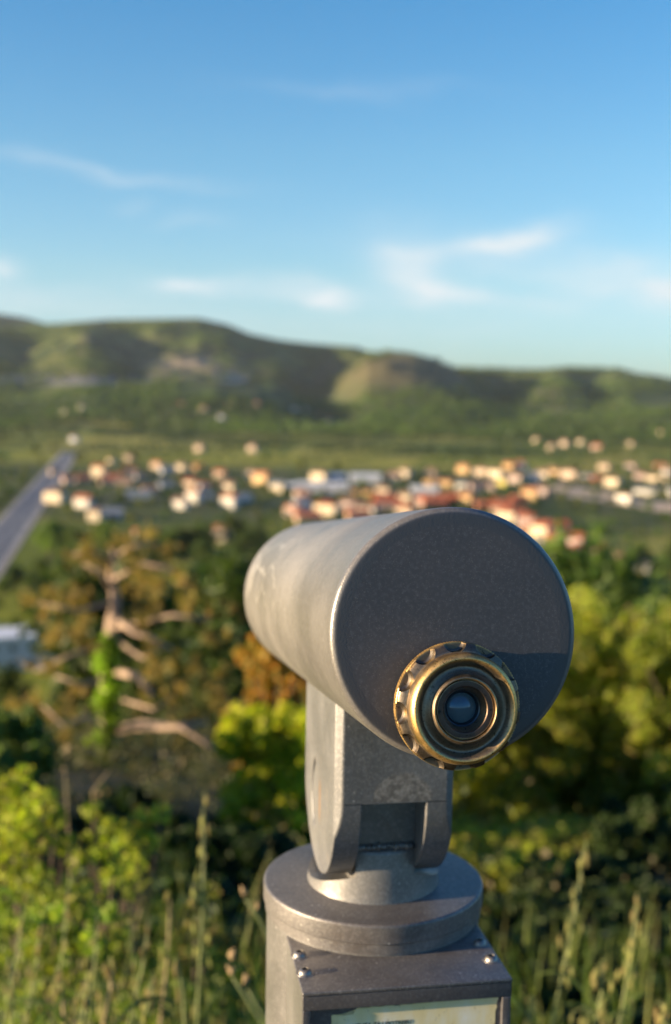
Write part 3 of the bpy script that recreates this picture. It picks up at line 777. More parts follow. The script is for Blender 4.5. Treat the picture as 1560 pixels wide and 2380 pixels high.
# left part of the town
hz([(690, 275, 3, 'cream', 'red', -25, 1.25), (785, 190, 0, 'cream', 'brown', 30, .95), (895, 165, 0, 'tan', 'brown', -30, .9), (915, 275, 1, 'white', 'red', -20, 1.1), (980, 285, 2, 'pale grey', 'brown', 20, 1), (575, 310, 2, 'pink', 'red', 15, 1.2),
    (1090, 220, 0, 'peach', 'orange', -30, 1), (1165, 250, 2, 'pale grey', 'grey', 20, 1.2), (1265, 240, 1, 'cream', 'brown', -35, 1.2), (1378, 235, 0, 'ochre', 'red', -25, .95), (1525, 280, 0, 'tan', 'red', -20, 1), (1385, 100, 0, 'tan', 'brown', -15, 1),
    (385, 450, 4, 'cream', 'brown', -30, .95), (475, 320, 0, 'pink', 'red', 20, .9), (585, 485, 0, 'white', 'red', -28, 1.1), (660, 580, 3, 'cream', 'brown', -20, .85), (760, 565, 2, 'pale grey', 'grey', 8, 1.3), (1320, 350, 0, 'cream', 'red', -20, 1),
    (1345, 450, 3, 'white', 'red', -30, 1.05), (1255, 490, 0, 'white', 'brown', -30, .95), (1430, 440, 2, 'blue grey', 'grey', 20, 1), (1420, 370, 0, 'pale grey', 'red', 15, .9), (1155, 350, 2, 'blue grey', 'grey', 18, 1), (580, 715, 2, 'pink', 'brown', -25, .7),
    (690, 725, 2, 'tan', 'brown', 14, .9), (1015, 690, 2, 'pink', 'red', 24, 1.0), (1115, 790, 2, 'blue grey', 'grey', 35, 1.1), (1545, 720, 3, 'white', 'red', -30, .95), (800, 300, 2, 'pink', 'red', 10, 1.1), (860, 330, 2, 'pink', 'brown', -8, 1.2), (740, 330, 2, 'tan', 'brown', 12, 1), (960, 420, 6, 'pale grey', 'grey', 6, .9),
    (380, 260, 0, 'tan', 'brown', 20, .8)], 0, 1016.9, .3352)
# middle
hz([(55, 280, 0, 'tan', 'red', -20, 1), (268, 280, 1, 'cream', 'brown', -25, 1), (345, 320, 0, 'ochre', 'orange', -30, 1.35), (112, 370, 0, 'cream', 'brown', -25, 1.05), (120, 490, 3, 'white', 'red', -28, 1.1), (215, 460, 4, 'blue grey', 'grey', 18, .8), (455, 375, 0, 'cream', 'grey', -25, 1.05),
    (550, 360, 2, 'white', 'white', 12, 1), (760, 375, 5, 'pale grey', 'white', 4, 1.15), (745, 305, 4, 'cream', 'brown', -30, 1.0), (865, 300, 2, 'pale grey', 'white', 10, 1.2), (1060, 310, 6, 'pale grey', 'white', 3, 1.25), (1030, 405, 6, 'ochre', 'orange', -12, .75),
    (1185, 405, 0, 'cream', 'brown', -25, 1.05), (1265, 310, 0, 'peach', 'brown', -28, 1.2), (1340, 275, 1, 'cream', 'brown', -30, 1.2), (1515, 270, 0, 'peach', 'brown', -20, 1), (1540, 330, 6, 'ochre', 'orange', -20, .8), (620, 425, 0, 'white', 'brown', -28, 1), (620, 510, 4, 'blue grey', 'grey', 12, .8),
    (555, 540, 0, 'pink', 'orange', -25, .9), (790, 545, 4, 'cream', 'red', -22, 1.0), (660, 590, 2, 'peach', 'red', 12, 1.3), (940, 500, 0, 'pink', 'brown', -20, 1), (1060, 520, 2, 'white', 'brown', -15, 1.2), (1010, 570, 2, 'peach', 'red', 14, 1.2), (1210, 500, 2, 'pink', 'red', 8, 1.6), (1335, 450, 0, 'cream', 'brown', -25, 1.0),
    (1332, 545, 0, 'cream', 'red', -20, 1), (1460, 480, 0, 'pink', 'red', -20, 1), (1540, 490, 2, 'brick', 'red', 10, 1.4), (1470, 390, 6, 'pale grey', 'white', 2, 1.0)], 493.9, 1016.9, .3352)
# right part of the town
hz([(245, 385, 0, 'ochre', 'orange', -25, 1.15), (35, 410, 0, 'tan', 'brown', -20, 1), (100, 470, 6, 'ochre', 'orange', -20, 1.0), (360, 405, 4, 'peach', 'brown', -25, .95), (455, 415, 4, 'cream', 'brown', -32, .95), (490, 465, 1, 'yellow', 'brown', -25, .95), (530, 365, 0, 'ochre', 'red', -20, 1.1), (605, 365, 1, 'white', 'red', -28, 1.3),
    (575, 445, 0, 'pink', 'brown', -25, 1.2), (685, 445, 0, 'pale grey', 'grey', -10, 1.2), (750, 415, 0, 'cream', 'brown', -30, 1.1), (812, 405, 0, 'ochre', 'brown', -25, 1.2), (915, 420, 4, 'peach', 'brown', -26, 1.0), (1035, 430, 2, 'tan', 'grey', 12, 1.0), (235, 495, 1, 'white', 'grey', -25, .95), (320, 500, 0, 'pink', 'brown', 15, 1), (400, 500, 0, 'pink', 'brown', -15, 1),
    (60, 590, 2, 'brick', 'red', 10, 1.5), (150, 580, 2, 'brick', 'red', -12, 1.4), (260, 590, 3, 'ochre', 'orange', -28, 1.0), (665, 550, 0, 'ochre', 'orange', -22, 1.15), (738, 520, 0, 'pink', 'brown', -20, 1), (1135, 365, 4, 'tan', 'brown', -20, .8), (1300, 365, 4, 'pink', 'brown', -22, .8), (1190, 470, 4, 'cream', 'brown', -32, .9), (1265, 575, 4, 'white', 'brown', -32, .8),
    (1400, 520, 6, 'white', 'grey', -20, .85), (1475, 435, 6, 'cream', 'brown', -22, 1.0), (1490, 360, 2, 'pink', 'red', -15, 1.2), (1550, 410, 4, 'white', 'brown', -28, .9), (1545, 535, 1, 'white', 'grey', -25, 1), (1360, 425, 0, 'pink', 'brown', -15, 1), (500, 610, 2, 'brick', 'red', 15, 1.3), (520, 690, 4, 'cream', 'red', -25, .8), (735, 800, 3, 'cream', 'red', -30, 1.05), (820, 760, 2, 'pink', 'red', 10, 1.3),
    (665, 770, 2, 'peach', 'red', -18, .9), (1035, 910, 2, 'peach', 'red', 24, 1.25), (1085, 945, 0, 'tan', 'brown', -25, .75), (1200, 970, 0, 'pink', 'brown', -20, .75), (1290, 960, 2, 'brick', 'red', 10, .9), (1375, 1005, 0, 'pale grey', 'grey', -10, .7), (750, 880, 2, 'white', 'grey', -18, .8), (1100, 440, 2, 'brick', 'red', 14, 1), (600, 570, 2, 'brick', 'red', 20, 1)], 987.8, 958.7, .3669)
for x, y, k, w_c, r_c, yw, sc_ in ((1130, 1186, 2, 'brick', 'red', 8, 1.2), (1165, 1192, 2, 'peach', 'red', -6, 1.2), (1195, 1204, 2, 'brick', 'red', 12, 1.2), (1222, 1222, 0, 'pink', 'red', -12, 1.0), (1262, 1240, 2, 'peach', 'red', 6, 1.1), (1300, 1262, 2, 'brick', 'red', 10, 1.1), (1333, 1272, 0, 'pink', 'red', -16, 1.0), (1352, 1298, 2, 'brick', 'red', 4, 1.2), (1392, 1312, 2, 'peach', 'red', 15, 1.0), (705, 1160, 2, 'pink', 'red', 10, .9), (890, 1165, 2, 'brick', 'red', 5, 1.1), (930, 1185, 2, 'peach', 'red', -5, 1.1), (300, 1100, 2, 'brick', 'red', 10, 1.1), (250, 1120, 2, 'pink', 'red', -10, 1.1), (350, 1145, 2, 'tan', 'brown', 10, 1.1)): HOUSES.append((x, y, k, w_c, r_c, yw, sc_))
NT_ = len(HOUSES)
# hamlets at the foot of the hills and beyond the fields
FAR = [(85, 72, 'tan'), (415, 95, 'pink'), (550, 150, 'pink'), (710, 195, 'cream'), (885, 212, 'peach'), (990, 208, 'cream'), (1305, 224, 'cream'), (1500, 140, 'tan'), (805, 240, 'tan'), (1090, 232, 'pink')]
for x, y, c in FAR: HOUSES.append((987.8+x*.3669, 958.7+y*.3669, 1 if c != 'pink' else 2, c, 'brown' if c != 'pink' else 'red', -30, 1.3))
for x, y, c in [(300, 590, 'white'), (380, 565, 'white'), (945, 572, 'peach'), (1060, 562, 'ochre'), (1360, 572, 'white'), (1412, 572, 'white'), (1470, 598, 'pink'), (1520, 622, 'peach'), (345, 715, 'pale grey'), (925, 760, 'tan'), (1170, 760, 'tan'), (1190, 552, 'pink'), (835, 550, 'pink'), (1025, 612, 'blue grey')]:
    HOUSES.append((x*.5028, 668.2+y*.5028, 1, c, 'red' if c in ('pink', 'peach') else 'brown', -30, 1.35))
def ground_hit(x, y):
    d = raydir(x, y); ts = np.geomspace(300, 6000, 1500)/d.y
    X = d.x*ts; Y = d.y*ts; Z = ZO+d.z*ts; T = terr(X, Y); k = np.argmax(Z < T)
    return Vector((X[k], Y[k], T[k])) if (Z < T).any() else None
order = sorted(range(len(HOUSES)), key=lambda i: HOUSES[i][0])
SIDES = [(190, 'near the valley road'), (420, 'on the town\'s left'), (620, 'left of the pale hall'), (830, 'by the pale hall'), (1010, 'above the barrel'), (1210, 'above the end plate'), (1400, 'by the sandy lot'), (1800, 'at the right edge')]
cnt = {}; hpos = []
def depthword(y): return 'below the hills' if y < 1010 else 'in the fields' if y < 1052 else 'back row' if y < 1100 else 'second row' if y < 1135 else 'third row' if y < 1175 else 'front row' if y < 1240 else 'nearest row'
LB = {}
for i in order:
    x, y, k, wc, rc, yaw, sc = HOUSES[i]
    p = ground_hit(x, y)
    if p is None: continue
    p = (p.x, p.y, float(terr(p.x, p.y)))
    root = ARCH[k] if k not in used else copy_tree(ARCH[k])
    used.add(k); root.location = p; root.rotation_euler = (0, 0, radians(yaw)-atan2(p[0], p[1])*.6); sc *= .88; root.scale = (sc,)*3
    for ch in root.children:
        b0 = ch.name.split('.')[0]
        if b0 in ('wall', 'roof'):
            ch.material_slots[0].link = 'OBJECT'; ch.material_slots[0].material = MW[wc] if b0 == 'wall' else MR[rc]
    side = next(s for lim, s in SIDES if x < lim)
    kind = {3: 'tall', 4: 'large', 2: 'low', 5: 'very long', 6: 'long low'}.get(k, 'small')
    what = 'hall' if k in (5, 6) else 'house'
    LB.setdefault((kind, wc, rc, what, side, depthword(y)), []).append((x, root))
    hpos.append((p[0], p[1], NATW[k]*sc*.6))
ORD = ['', 'left', 'right']
for (kind, wc, rc, what, side, dw), l in LB.items():
    base_l = f'{kind} {wc} {what}, {rc} roof, {dw}, {side}'
    for j, (x, r) in enumerate(l):
        lab = base_l if len(l) == 1 else f'{base_l}, {["first", "second", "third", "fourth", "fifth"][j]} from left'
        tag(r, lab, what, 'houses of the valley town')

# big pale building among the trees at the left edge
blk = empty('apartment_block', ground(48, 1545), radians(22))
tag(blk, 'pale flat-roofed building half hidden behind pines at the left edge', 'building')
bm = bmesh.new(); add_box(bm, -8, 8, -5, 5, -1, 7.0); add_box(bm, 3, 8, -6.8, -5.002, -1, 4); obj('wall', bm, MW['pale grey'], blk)
bm = bmesh.new(); add_box(bm, -8.4, 8.4, -5.4, 5.4, 7.003, 7.5); obj('roof', bm, MR['white'], blk)
for fx in (-5.5, -2, 1.5):
    for fz in (1.0, 4.2):
        bm = bmesh.new(); add_box(bm, fx-.7, fx+.7, -5.07, -5.003, fz, fz+1.5); f_ = obj('window', bm, M_FRAME, blk)
        bm = bmesh.new(); add_box(bm, fx-.58, fx+.58, -5.09, -5.075, fz+.1, fz+1.4); obj('pane', bm, M_WIN, f_)

blk.scale = (1.45, 1.45, 1.3)

# ------------------------------------------------------------ foliage
def leaf_quads(C, size, up=.3, rg=rng, aspect=.55):
    """a folded rhombic leaf at each centre"""
    n = len(C)
    d = rg.normal(size=(n, 3)); d /= np.linalg.norm(d, axis=1)[:, None]
    q = rg.normal(size=(n, 3)); q[:, 2] += up*2; a = np.cross(d, q); a /= np.linalg.norm(a, axis=1)[:, None]
    nn = np.cross(d, a)
    s = size*rg.uniform(.6, 1.3, n)[:, None]
    V = np.empty((n, 4, 3)); V[:, 0] = C-d*s*.5; V[:, 1] = C+a*s*.5*aspect+nn*s*.06; V[:, 2] = C+d*s*.5; V[:, 3] = C-a*s*.5*aspect+nn*s*.06
    return V.reshape(-1, 3), np.arange(4*n).reshape(n, 4)
def blob_points(blobs, n, rg=rng, shell=.55):
    """leaf centres in round clumps of (centre, radius)"""
    out = []
    w_ = np.array([b_[1]**2 for b_ in blobs]); w_ = w_/w_.sum()
    for (c, r), k in zip(blobs, np.maximum(1, (w_*n).astype(int))):
        d = rg.normal(size=(k, 3)); d /= np.linalg.norm(d, axis=1)[:, None]
        rad = r*np.abs(rg.normal(0, .62, k))+r*.08 if shell < .52 else r*rg.uniform(shell**3, 1.15, k)**(1/3)
        if shell < .52:
            ax = rg.normal(size=3); ax /= np.linalg.norm(ax); d = d+np.outer(d@ax, ax)*.8
        # uneven outline
        ph = 1+.22*np.sin(d[:, 0]*5+c[0]*7)*np.cos(d[:, 2]*4+c[1]*5)
        out.append(np.array(c)+d*(rad*ph)[:, None])
    return np.concatenate(out)
def leafmat(name, cols, trans=.35, objvar=0, rough=.55, gain=1.0):
    m, t, b = mat(name); g = t.new('ShaderNodeNewGeometry')
    rnd = g.outputs['Random Per Island']
    cols = [tuple(min(.62, q*gain) for q in c) for c in cols]
    col = t.ramp(rnd, [(i/(len(cols)-1) if len(cols) > 1 else 0, c) for i, c in enumerate(cols)])
    big = t.noise(g.outputs['Position'], objvar or 1.5, 3, .6)
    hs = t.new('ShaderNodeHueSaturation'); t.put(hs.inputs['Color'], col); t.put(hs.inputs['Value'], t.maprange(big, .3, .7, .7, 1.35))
    oi = t.new('ShaderNodeObjectInfo'); t.put(hs.inputs['Hue'], t.maprange(oi.outputs['Random'], 0, 1, .485, .515, False))
    col = hs.outputs[0]
    t.put(b.inputs['Base Color'], col); b.inputs['Roughness'].default_value = rough; b.inputs['Specular IOR Level'].default_value = .35
    tr = t.new('ShaderNodeBsdfTranslucent'); t.put(tr.inputs[0], t.mix(1, col, (1.5, 1.6, .6), 'MULTIPLY'))
    ms = t.new('ShaderNodeMixShader'); ms.inputs[0].default_value = trans
    t.l.new(b.outputs[0], ms.inputs[1]); t.l.new(tr.outputs[0], ms.inputs[2])
    t.l.new(ms.outputs[0], t.n['Material Output'].inputs[0])
    return m
L_DARK = leafmat('dark leaves', [(.03, .055, .010), (.055, .09, .014), (.085, .12, .02)], .3, .01)
L_MID = leafmat('green leaves', [(.04, .075, .015), (.07, .115, .02), (.10, .14, .03)], .35, .01, gain=1.5)
L_OLIVE = leafmat('olive leaves', [(.06, .07, .02), (.10, .11, .03), (.15, .15, .04)], .35, .01, gain=1.5)
L_YG = leafmat('yellow green leaves', [(.10, .13, .025), (.15, .18, .035), (.20, .22, .05), (.19, .15, .06)], .65, .5, gain=1.55)
L_LIME = leafmat('bright green leaves', [(.17, .24, .01), (.31, .33, .014), (.42, .40, .025), (.36, .28, .04)], .5, 1.2, gain=1.1)
L_ORANGE = leafmat('orange brown leaves', [(.30, .12, .022), (.36, .17, .032), (.22, .17, .035), (.12, .14, .02), (.26, .12, .03)], .35, 1.2, gain=1.5)
L_PINE = leafmat('browned pine needles', [(.19, .12, .035), (.24, .16, .05), (.15, .13, .03), (.09, .11, .025)], .35, .8, gain=1.5)
L_SHADE = leafmat('shade-darkened green leaves', [(.015, .035, .008), (.03, .06, .012), (.05, .085, .018)], .3, 1.2, gain=.8)  # leaf colour darkened to carry the shade over the low bushes
M_BARK = simple('brown bark', (.085, .06, .045), .95, 0, .4, 6)
M_DEAD = simple('bare pinkish wood', (.34, .25, .185), .9, 0, .3, 8)

def make_tree(name, h, wd, mt, n, leaf, trunk_h, seed, flat=1.0):
    rg = np.random.default_rng(seed); rp = random.Random(seed)
    root = empty(name)
    blobs = []
    for i in range(22):
        a = rp.uniform(0, 2*pi); r = wd/2*sqrt(rp.random())*.8; zt = rp.uniform(0, 1)
        prof = sin(pi*(.15+.8*zt))**.7
        blobs.append(((r*prof*cos(a), r*prof*sin(a), trunk_h+(h-trunk_h)*zt*.88), rp.uniform(.14, .24)*wd*flat))
    C = blob_points(blobs, n, rg)
    v, f = leaf_quads(C, leaf, .3, rg)
    link('crown', npmesh('crown', v, f), mt, root)
    bm = bmesh.new(); tube(bm, [(0, 0, -1), (.05, 0, trunk_h*.6), (0, .1, trunk_h+(h-trunk_h)*.5)], [.035*h, .028*h, .008*h], 8)
    for i in range(5):
        c = blobs[i*3][0]; tube(bm, [(0, 0, trunk_h*.7), (c[0]*.5, c[1]*.5, (trunk_h+c[2])/2), c], [.016*h, .01*h, .004*h], 6)
    obj('trunk', bm, M_BARK, root, True)
    return root
TREES = [make_tree('broadleaf_tree', 9, 8, L_DARK, 1500, .75, 2, 1), make_tree('broadleaf_tree', 8, 7, L_MID, 1500, .7, 1.8, 2), make_tree('broadleaf_tree', 10, 7, L_OLIVE, 1500, .75, 2.2, 3), make_tree('bush', 3.6, 5, L_MID, 900, .5, .4, 4), make_tree('poplar_tree', 14, 4, L_MID, 1400, .7, 2, 5)]
TL = ['dark green broadleaf tree of the valley floor', 'mid green broadleaf tree of the valley floor', 'olive green broadleaf tree of the valley floor', 'low green bush of the valley floor', 'slim tall poplar tree of the valley floor']
TG = ['dark trees of the valley', 'green trees of the valley', 'olive trees of the valley', 'bushes of the valley', 'poplars of the valley']
tused = set(); tpos = []
def on_road(x, y):
    d = (Vector((x, y))-H0); return abs(d.dot(hn)) < 14
def put_tree(k, x, y, sc, label=None, group=None, z=None):
    o = TREES[k] if k not in tused else copy_tree(TREES[k]); tused.add(k)
    o.location = (x, y, float(terr(x, y)) if z is None else z); o.rotation_euler.z = R_.uniform(0, 6.28); o.scale = (sc, sc, sc*R_.uniform(.85, 1.15))
    tag(o, label or TL[k], 'bush' if k == 3 else 'tree', group or TG[k])
def scatter(n, px, py, ks, s0, s1, where=''):
    made = 0; tries = 0
    while made < n and tries < n*30:
        tries += 1
        X = R_.uniform(*px); Yp = R_.uniform(*py); p = ground(X, Yp)
        if on_road(p.x, p.y) or (X < 150 and Yp > 1395) or (X < 110 and Yp > 1225): continue
        if any((p.x-a)**2+(p.y-b_)**2 < (r+2.5)**2 for a, b_, r in hpos): continue
        # keep the line of sight to house fronts open
        if any(abs(p.x/p.y-a/b_) < (r+2)/b_ and 0 < b_-p.y < 34 for a, b_, r in hpos) and R_.random() < .85: continue
        kk = R_.choice(ks); put_tree(kk, p.x, p.y, R_.uniform(s0, s1), TL[kk].replace('of the valley floor', where), TG[kk].replace('of the valley', where)); made += 1
scatter(70, (-150, 1700), (1052, 1110), [0, 1, 1, 2, 3], .7, 1.2, 'behind the town houses')
scatter(110, (-50, 1650), (1100, 1190), [0, 0, 1, 2, 3, 1], .6, 1.1, 'between the town houses')
scatter(16, (-150, 60), (1060, 1200), [0, 1, 4, 2], .7, 1.1, 'left of the valley road')
scatter(35, (150, 700), (1195, 1270), [1, 3, 2, 1, 0], .4, .8, 'in the meadow right of the road')
scatter(24, (1180, 1700), (1195, 1330), [0, 1, 3], .45, .8, 'in the meadow below the sandy lot')
scatter(60, (-60, 620), (1275, 1480), [0, 0, 0, 1], 1.3, 2.0, 'in the wood behind the pine')
scatter(38, (1150, 1700), (1300, 1500), [0, 0, 1, 1], 1.2, 1.8, 'in the wood right of the barrel')
scatter(12, (-60, 140), (1000, 1060), [0, 0], .9, 1.3, 'at the far end of the road')
scatter(26, (600, 1180), (1285, 1480), [0, 0, 1, 3], 1.1, 1.7, 'below the town behind the barrel')
for X, Yp, k_, sc_ in ((-40, 1380, 0, 1.2), (5, 1392, 1, 1.1), (40, 1375, 0, 1.25), (78, 1398, 0, 1.15), (112, 1385, 1, 1.2), (95, 1345, 0, 1.1), (60, 1425, 0, .8), (130, 1420, 0, 1.2), (-10, 1425, 1, .7)):
    p = ground(X, Yp); put_tree(k_, p.x, p.y, sc_, TL[k_].replace('of the valley floor', 'above the pale flat-roofed building'), TG[k_].replace('of the valley', 'above the pale building'))
# hedges, orchards and woods too many to count: beyond the town and over the hills
def wood(name, pts, size, leaf, mt, per, label_kind='stuff'):
    out = []
    rg = np.random.default_rng(5)
    for (x, y) in pts:
        z = float(terr(x, y)); r = size*rg.uniform(.6, 1.3)
        d = rg.normal(size=(per, 3)); d /= np.linalg.norm(d, axis=1)[:, None]; d[:, 2] = np.abs(d[:, 2])
        out.append(np.array((x, y, z+r*.3))+d*r*rg.uniform(.6, 1.05, per)[:, None])
    v, f = leaf_quads(np.concatenate(out), leaf, .5, rg, .8)
    return tag(link(name, npmesh(name, v, f), mt), kind='stuff')
rg = np.random.default_rng(31); pts = []
for a, b_, r in hpos:
    if b_ > 1500: continue
    for k in range(9):
        t_ = rg.uniform(-.35, pi+.35); q = r+rg.uniform(2, 8); pts.append((a+cos(t_)*q, b_+sin(t_)*q))
    if rg.random() < .6: pts.append((a+rg.uniform(-1, 1)*r, b_-r-rg.uniform(2, 6)))
while len(pts) < 2300:
    X = rg.uniform(-380, 420); Y = rg.uniform(660, 1500)
    if vnoise(np.array(X/60.), np.array(Y/90.)) > .5 and not any((X-a)**2+(Y-b_)**2 < (r+3)**2 for a, b_, r in hpos): pts.append((X, Y))
pts = [p for p in pts if not on_road(*p)]
wood('garden_greenery', pts, 2.5, 1.3, leafmat('garden leaves', [(.025, .05, .012), (.05, .085, .018), (.09, .12, .025)], .3, .02), 22)
rg = np.random.default_rng(21)
pts = []
while len(pts) < 4200:       # hedgerows in lines through the fields
    X = rg.uniform(-900, 900); Y = rg.uniform(1500, 2700); a = rg.uniform(-.3, .3)+(.0 if rg.random() < .7 else 1.4); L = rg.uniform(60, 380)
    for k in range(int(L/9)): pts.append((X+cos(a)*k*9+rg.normal()*2, Y+sin(a)*k*9+rg.normal()*2))
pts = [p for p in pts if not on_road(*p)]
wood('hedgerows', pts, 5, 3.2, leafmat('hedge leaves', [(.03, .055, .014), (.06, .09, .02)], .2, .003), 16)
pts = []
while len(pts) < 7500:
    A_z = rg.uniform(-.36, .36); Rr = rg.uniform(2150, 4900); X, Y = Rr*sin(A_z), Rr*cos(A_z)
    if vnoise(np.array(X/260.), np.array(Y/260.)) > .46: pts.append((X, Y))
wood('woodland', pts, 9, 6, leafmat('far woodland leaves', [(.040, .075, .012), (.10, .14, .02)], .25, .003), 14)

# ------------------------------------------------------------ trees and shrubs on the lookout's slope
def P3(x, y, Y): p = at(x, y, Y); return (p.x, p.y, p.z)
def shrub(name, label, cat, blobs, n, leaf, mt, stems=(), barkm=None, up=.3, aspect=.6, extra=None, group=None, shell=.5):
    """blobs: (photo x, photo y, distance, radius in photo px)"""
    bb = []
    for x, y, Y, r in blobs:
        p = P3(x, y, Y)
        while p[2] < float(terr(p[0], p[1]))+.3*r*Y/FPX and Y > 2.6: Y *= .95; p = P3(x, y, Y)
        bb.append((p, r*Y/FPX))
    bx = sum(b_[0][0] for b_ in bb)/len(bb); by = sum(b_[0][1] for b_ in bb)/len(bb)
    bz = float(terr(bx, by)); root = empty(name, (bx, by, bz)); tag(root, label, cat, group)
    off = np.array((bx, by, bz))
    C = blob_points([(tuple(np.array(c)-off), r) for c, r in bb], n)
    v, f = leaf_quads(C, leaf, up, rng, aspect)
    link('foliage', npmesh('foliage', v, f), mt, root)
    bm = bmesh.new(); rp = random.Random(int(n))
    for (c, r) in bb[::max(1, len(bb)//9)]:
        c = np.array(c)-off; Hh = max(c[2], .2)
        tube(bm, [(rp.uniform(-.06, .06)*Hh, rp.uniform(-.06, .06)*Hh, -.1), (c[0]*.4, c[1]*.4, c[2]*.45), tuple(c)], [.012*Hh+.003, .008*Hh+.002, .002*Hh+.001], 7)
    obj('stem', bm, barkm or M_BARK, root, True)
    return root
rp = random.Random(42)
def fill(n, x0, x1, y0, y1, Y0, Y1, r0, r1, ok=lambda x, y: True):
    out = []
    while len(out) < n:
        x, y = rp.uniform(x0, x1), rp.uniform(y0, y1)
        if ok(x, y): out.append((x, y, rp.uniform(Y0, Y1), rp.uniform(r0, r1)))
    return out
top_r = lambda x: np.interp(x, [1040, 1180, 1250, 1300, 1340, 1390, 1430, 1470, 1520, 1570, 1700], [1700, 1560, 1440, 1400, 1375, 1400, 1470, 1410, 1460, 1380, 1330])
shrub('tall_shrub', 'tall yellow-green shrub right of the telescope barrel', 'shrub', fill(340, 1230, 1510, 1330, 2000, 9.5, 12, 18, 44, lambda x, y: y > top_r(x)+8+12*sin(x/17)), 42000, .062, L_YG)
shrub('tall_shrub', 'yellow-green shrub cut off by the right edge of the photo', 'shrub', fill(330, 1480, 1850, 1310, 1900, 9, 11.5, 18, 44, lambda x, y: y > top_r(x)+8+12*sin(x/15)), 44000, .062, L_YG)
shrub('tall_shrub', 'olive shrub showing between the bracket and the eyepiece shadow side', 'shrub', fill(420, 1000, 1330, 1480, 2050, 9.5, 12, 18, 44, lambda x, y: y > top_r(x)+10), 38000, .068, leafmat('olive shrub leaves', [(.10, .115, .02), (.14, .16, .025), (.17, .15, .04), (.08, .11, .015)], .6, 1.3, gain=2.1))
shrub('shaded_shrub', 'green shrub with shade-darkened leaves low behind the post at the lower right', 'shrub', fill(300, 1080, 1450, 1950, 2500, 7.5, 9.5, 14, 36), 40000, .045, L_SHADE)
shrub('shaded_shrub', 'shade-darkened green shrub in the lower right corner', 'shrub', fill(260, 1400, 1800, 1860, 2500, 7.0, 9.0, 14, 36), 38000, .045, L_SHADE)
shrub('green_shrub', 'bright lime green shrub left of the bracket', 'shrub', fill(190, 525, 745, 1660, 2020, 7.6, 9.4, 12, 34, lambda x, y: x > 540+22*sin(y/31)+14*sin(y/9)), 25000, .055, L_LIME)
shrub('autumn_shrub', 'orange-leaved shrub just below the far end of the barrel', 'shrub', fill(240, 505, 745, 1450, 1790, 9.6, 11.2, 8, 22, lambda x, y: x > 590-(y-1480)*.2+25*sin(y/25)+10*sin(y/7)), 23000, .07, L_ORANGE)
shrub('green_shrub', 'shade-darkened green shrub under the lime green one, beside the post cap', 'shrub', fill(170, 380, 700, 1950, 2350, 6.0, 7.5, 16, 40), 34000, .045, L_SHADE)
shrub('shaded_shrub', 'shade-darkened undergrowth under the pine in the left half', 'undergrowth', fill(240, -100, 560, 1800, 2250, 9, 13, 18, 50, lambda x, y: y > 1880+40*sin(x/60)), 34000, .075, L_SHADE)
shrub('green_shrub', 'green shrub at the left edge beside the ivy-covered trunk', 'shrub', fill(170, -150, 110, 1660, 1950, 7, 8.5, 12, 32), 20000, .065, leafmat('fresh shrub leaves', [(.05, .09, .02), (.09, .13, .03), (.13, .17, .04)], .35, 1.3, gain=1.5))
# pine with dead limbs and an ivy-covered trunk
PY_ = 22.0
p0 = at(250, 1880, PY_); gz = float(terr(p0.x, p0.y)); pine = empty('pine_tree', (p0.x, p0.y, gz))
tag(pine, 'browned pine with bare limbs and an ivy-covered trunk in the left half', 'tree')
off = Vector((p0.x, p0.y, gz))
def L3(x, y, Y=PY_): return tuple(at(x, y, Y)-off)
bm = bmesh.new(); tube(bm, [(0, 0, -.5), L3(248, 1880), L3(252, 1700), L3(250, 1560), L3(262, 1440), L3(270, 1400), L3(258, 1340), L3(266, 1250)], [.22, .19, .17, .15, .12, .10, .07, .02], 12)
obj('trunk', bm, M_DEAD, pine, True)
LIMBS = [([(255, 1575), (190, 1590), (130, 1572)], .05), ([(262, 1560), (320, 1572), (345, 1600), (358, 1625)], .085), ([(262, 1700), (330, 1682), (400, 1690), (480, 1680)], .10), ([(262, 1690), (420, 1690), (470, 1720), (525, 1765)], .075), ([(262, 1430), (310, 1470), (350, 1482), (400, 1510)], .07), ([(260, 1370), (235, 1330), (195, 1310)], .055),
         ([(255, 1700), (200, 1665), (150, 1690), (100, 1640)], .05), ([(262, 1480), (330, 1530), (400, 1500)], .05), ([(258, 1350), (330, 1310), (390, 1320), (440, 1370)], .045), ([(262, 1400), (180, 1420), (90, 1400)], .045), ([(256, 1500), (170, 1520), (80, 1560)], .05), ([(255, 1760), (180, 1740), (120, 1780)], .05), ([(262, 1300), (300, 1270), (370, 1262)], .035), ([(262, 1300), (210, 1280), (170, 1290)], .03), ([(262, 1460), (400, 1430), (490, 1440)], .045), ([(262, 1620), (360, 1650), (430, 1590)], .04)]
for j, (pl, r) in enumerate(LIMBS):
    dz_ = -.9+((j*37) % 11-5)*.1
    bm = bmesh.new(); q = [L3(x, y, PY_+dz_*min(1, k)) for k, (x, y) in enumerate(pl)]
    tube(bm, q, [0.95*r*(1-.6*k/(len(q)-1)) for k in range(len(q))], 8); obj('limb', bm, M_DEAD, pine, True)
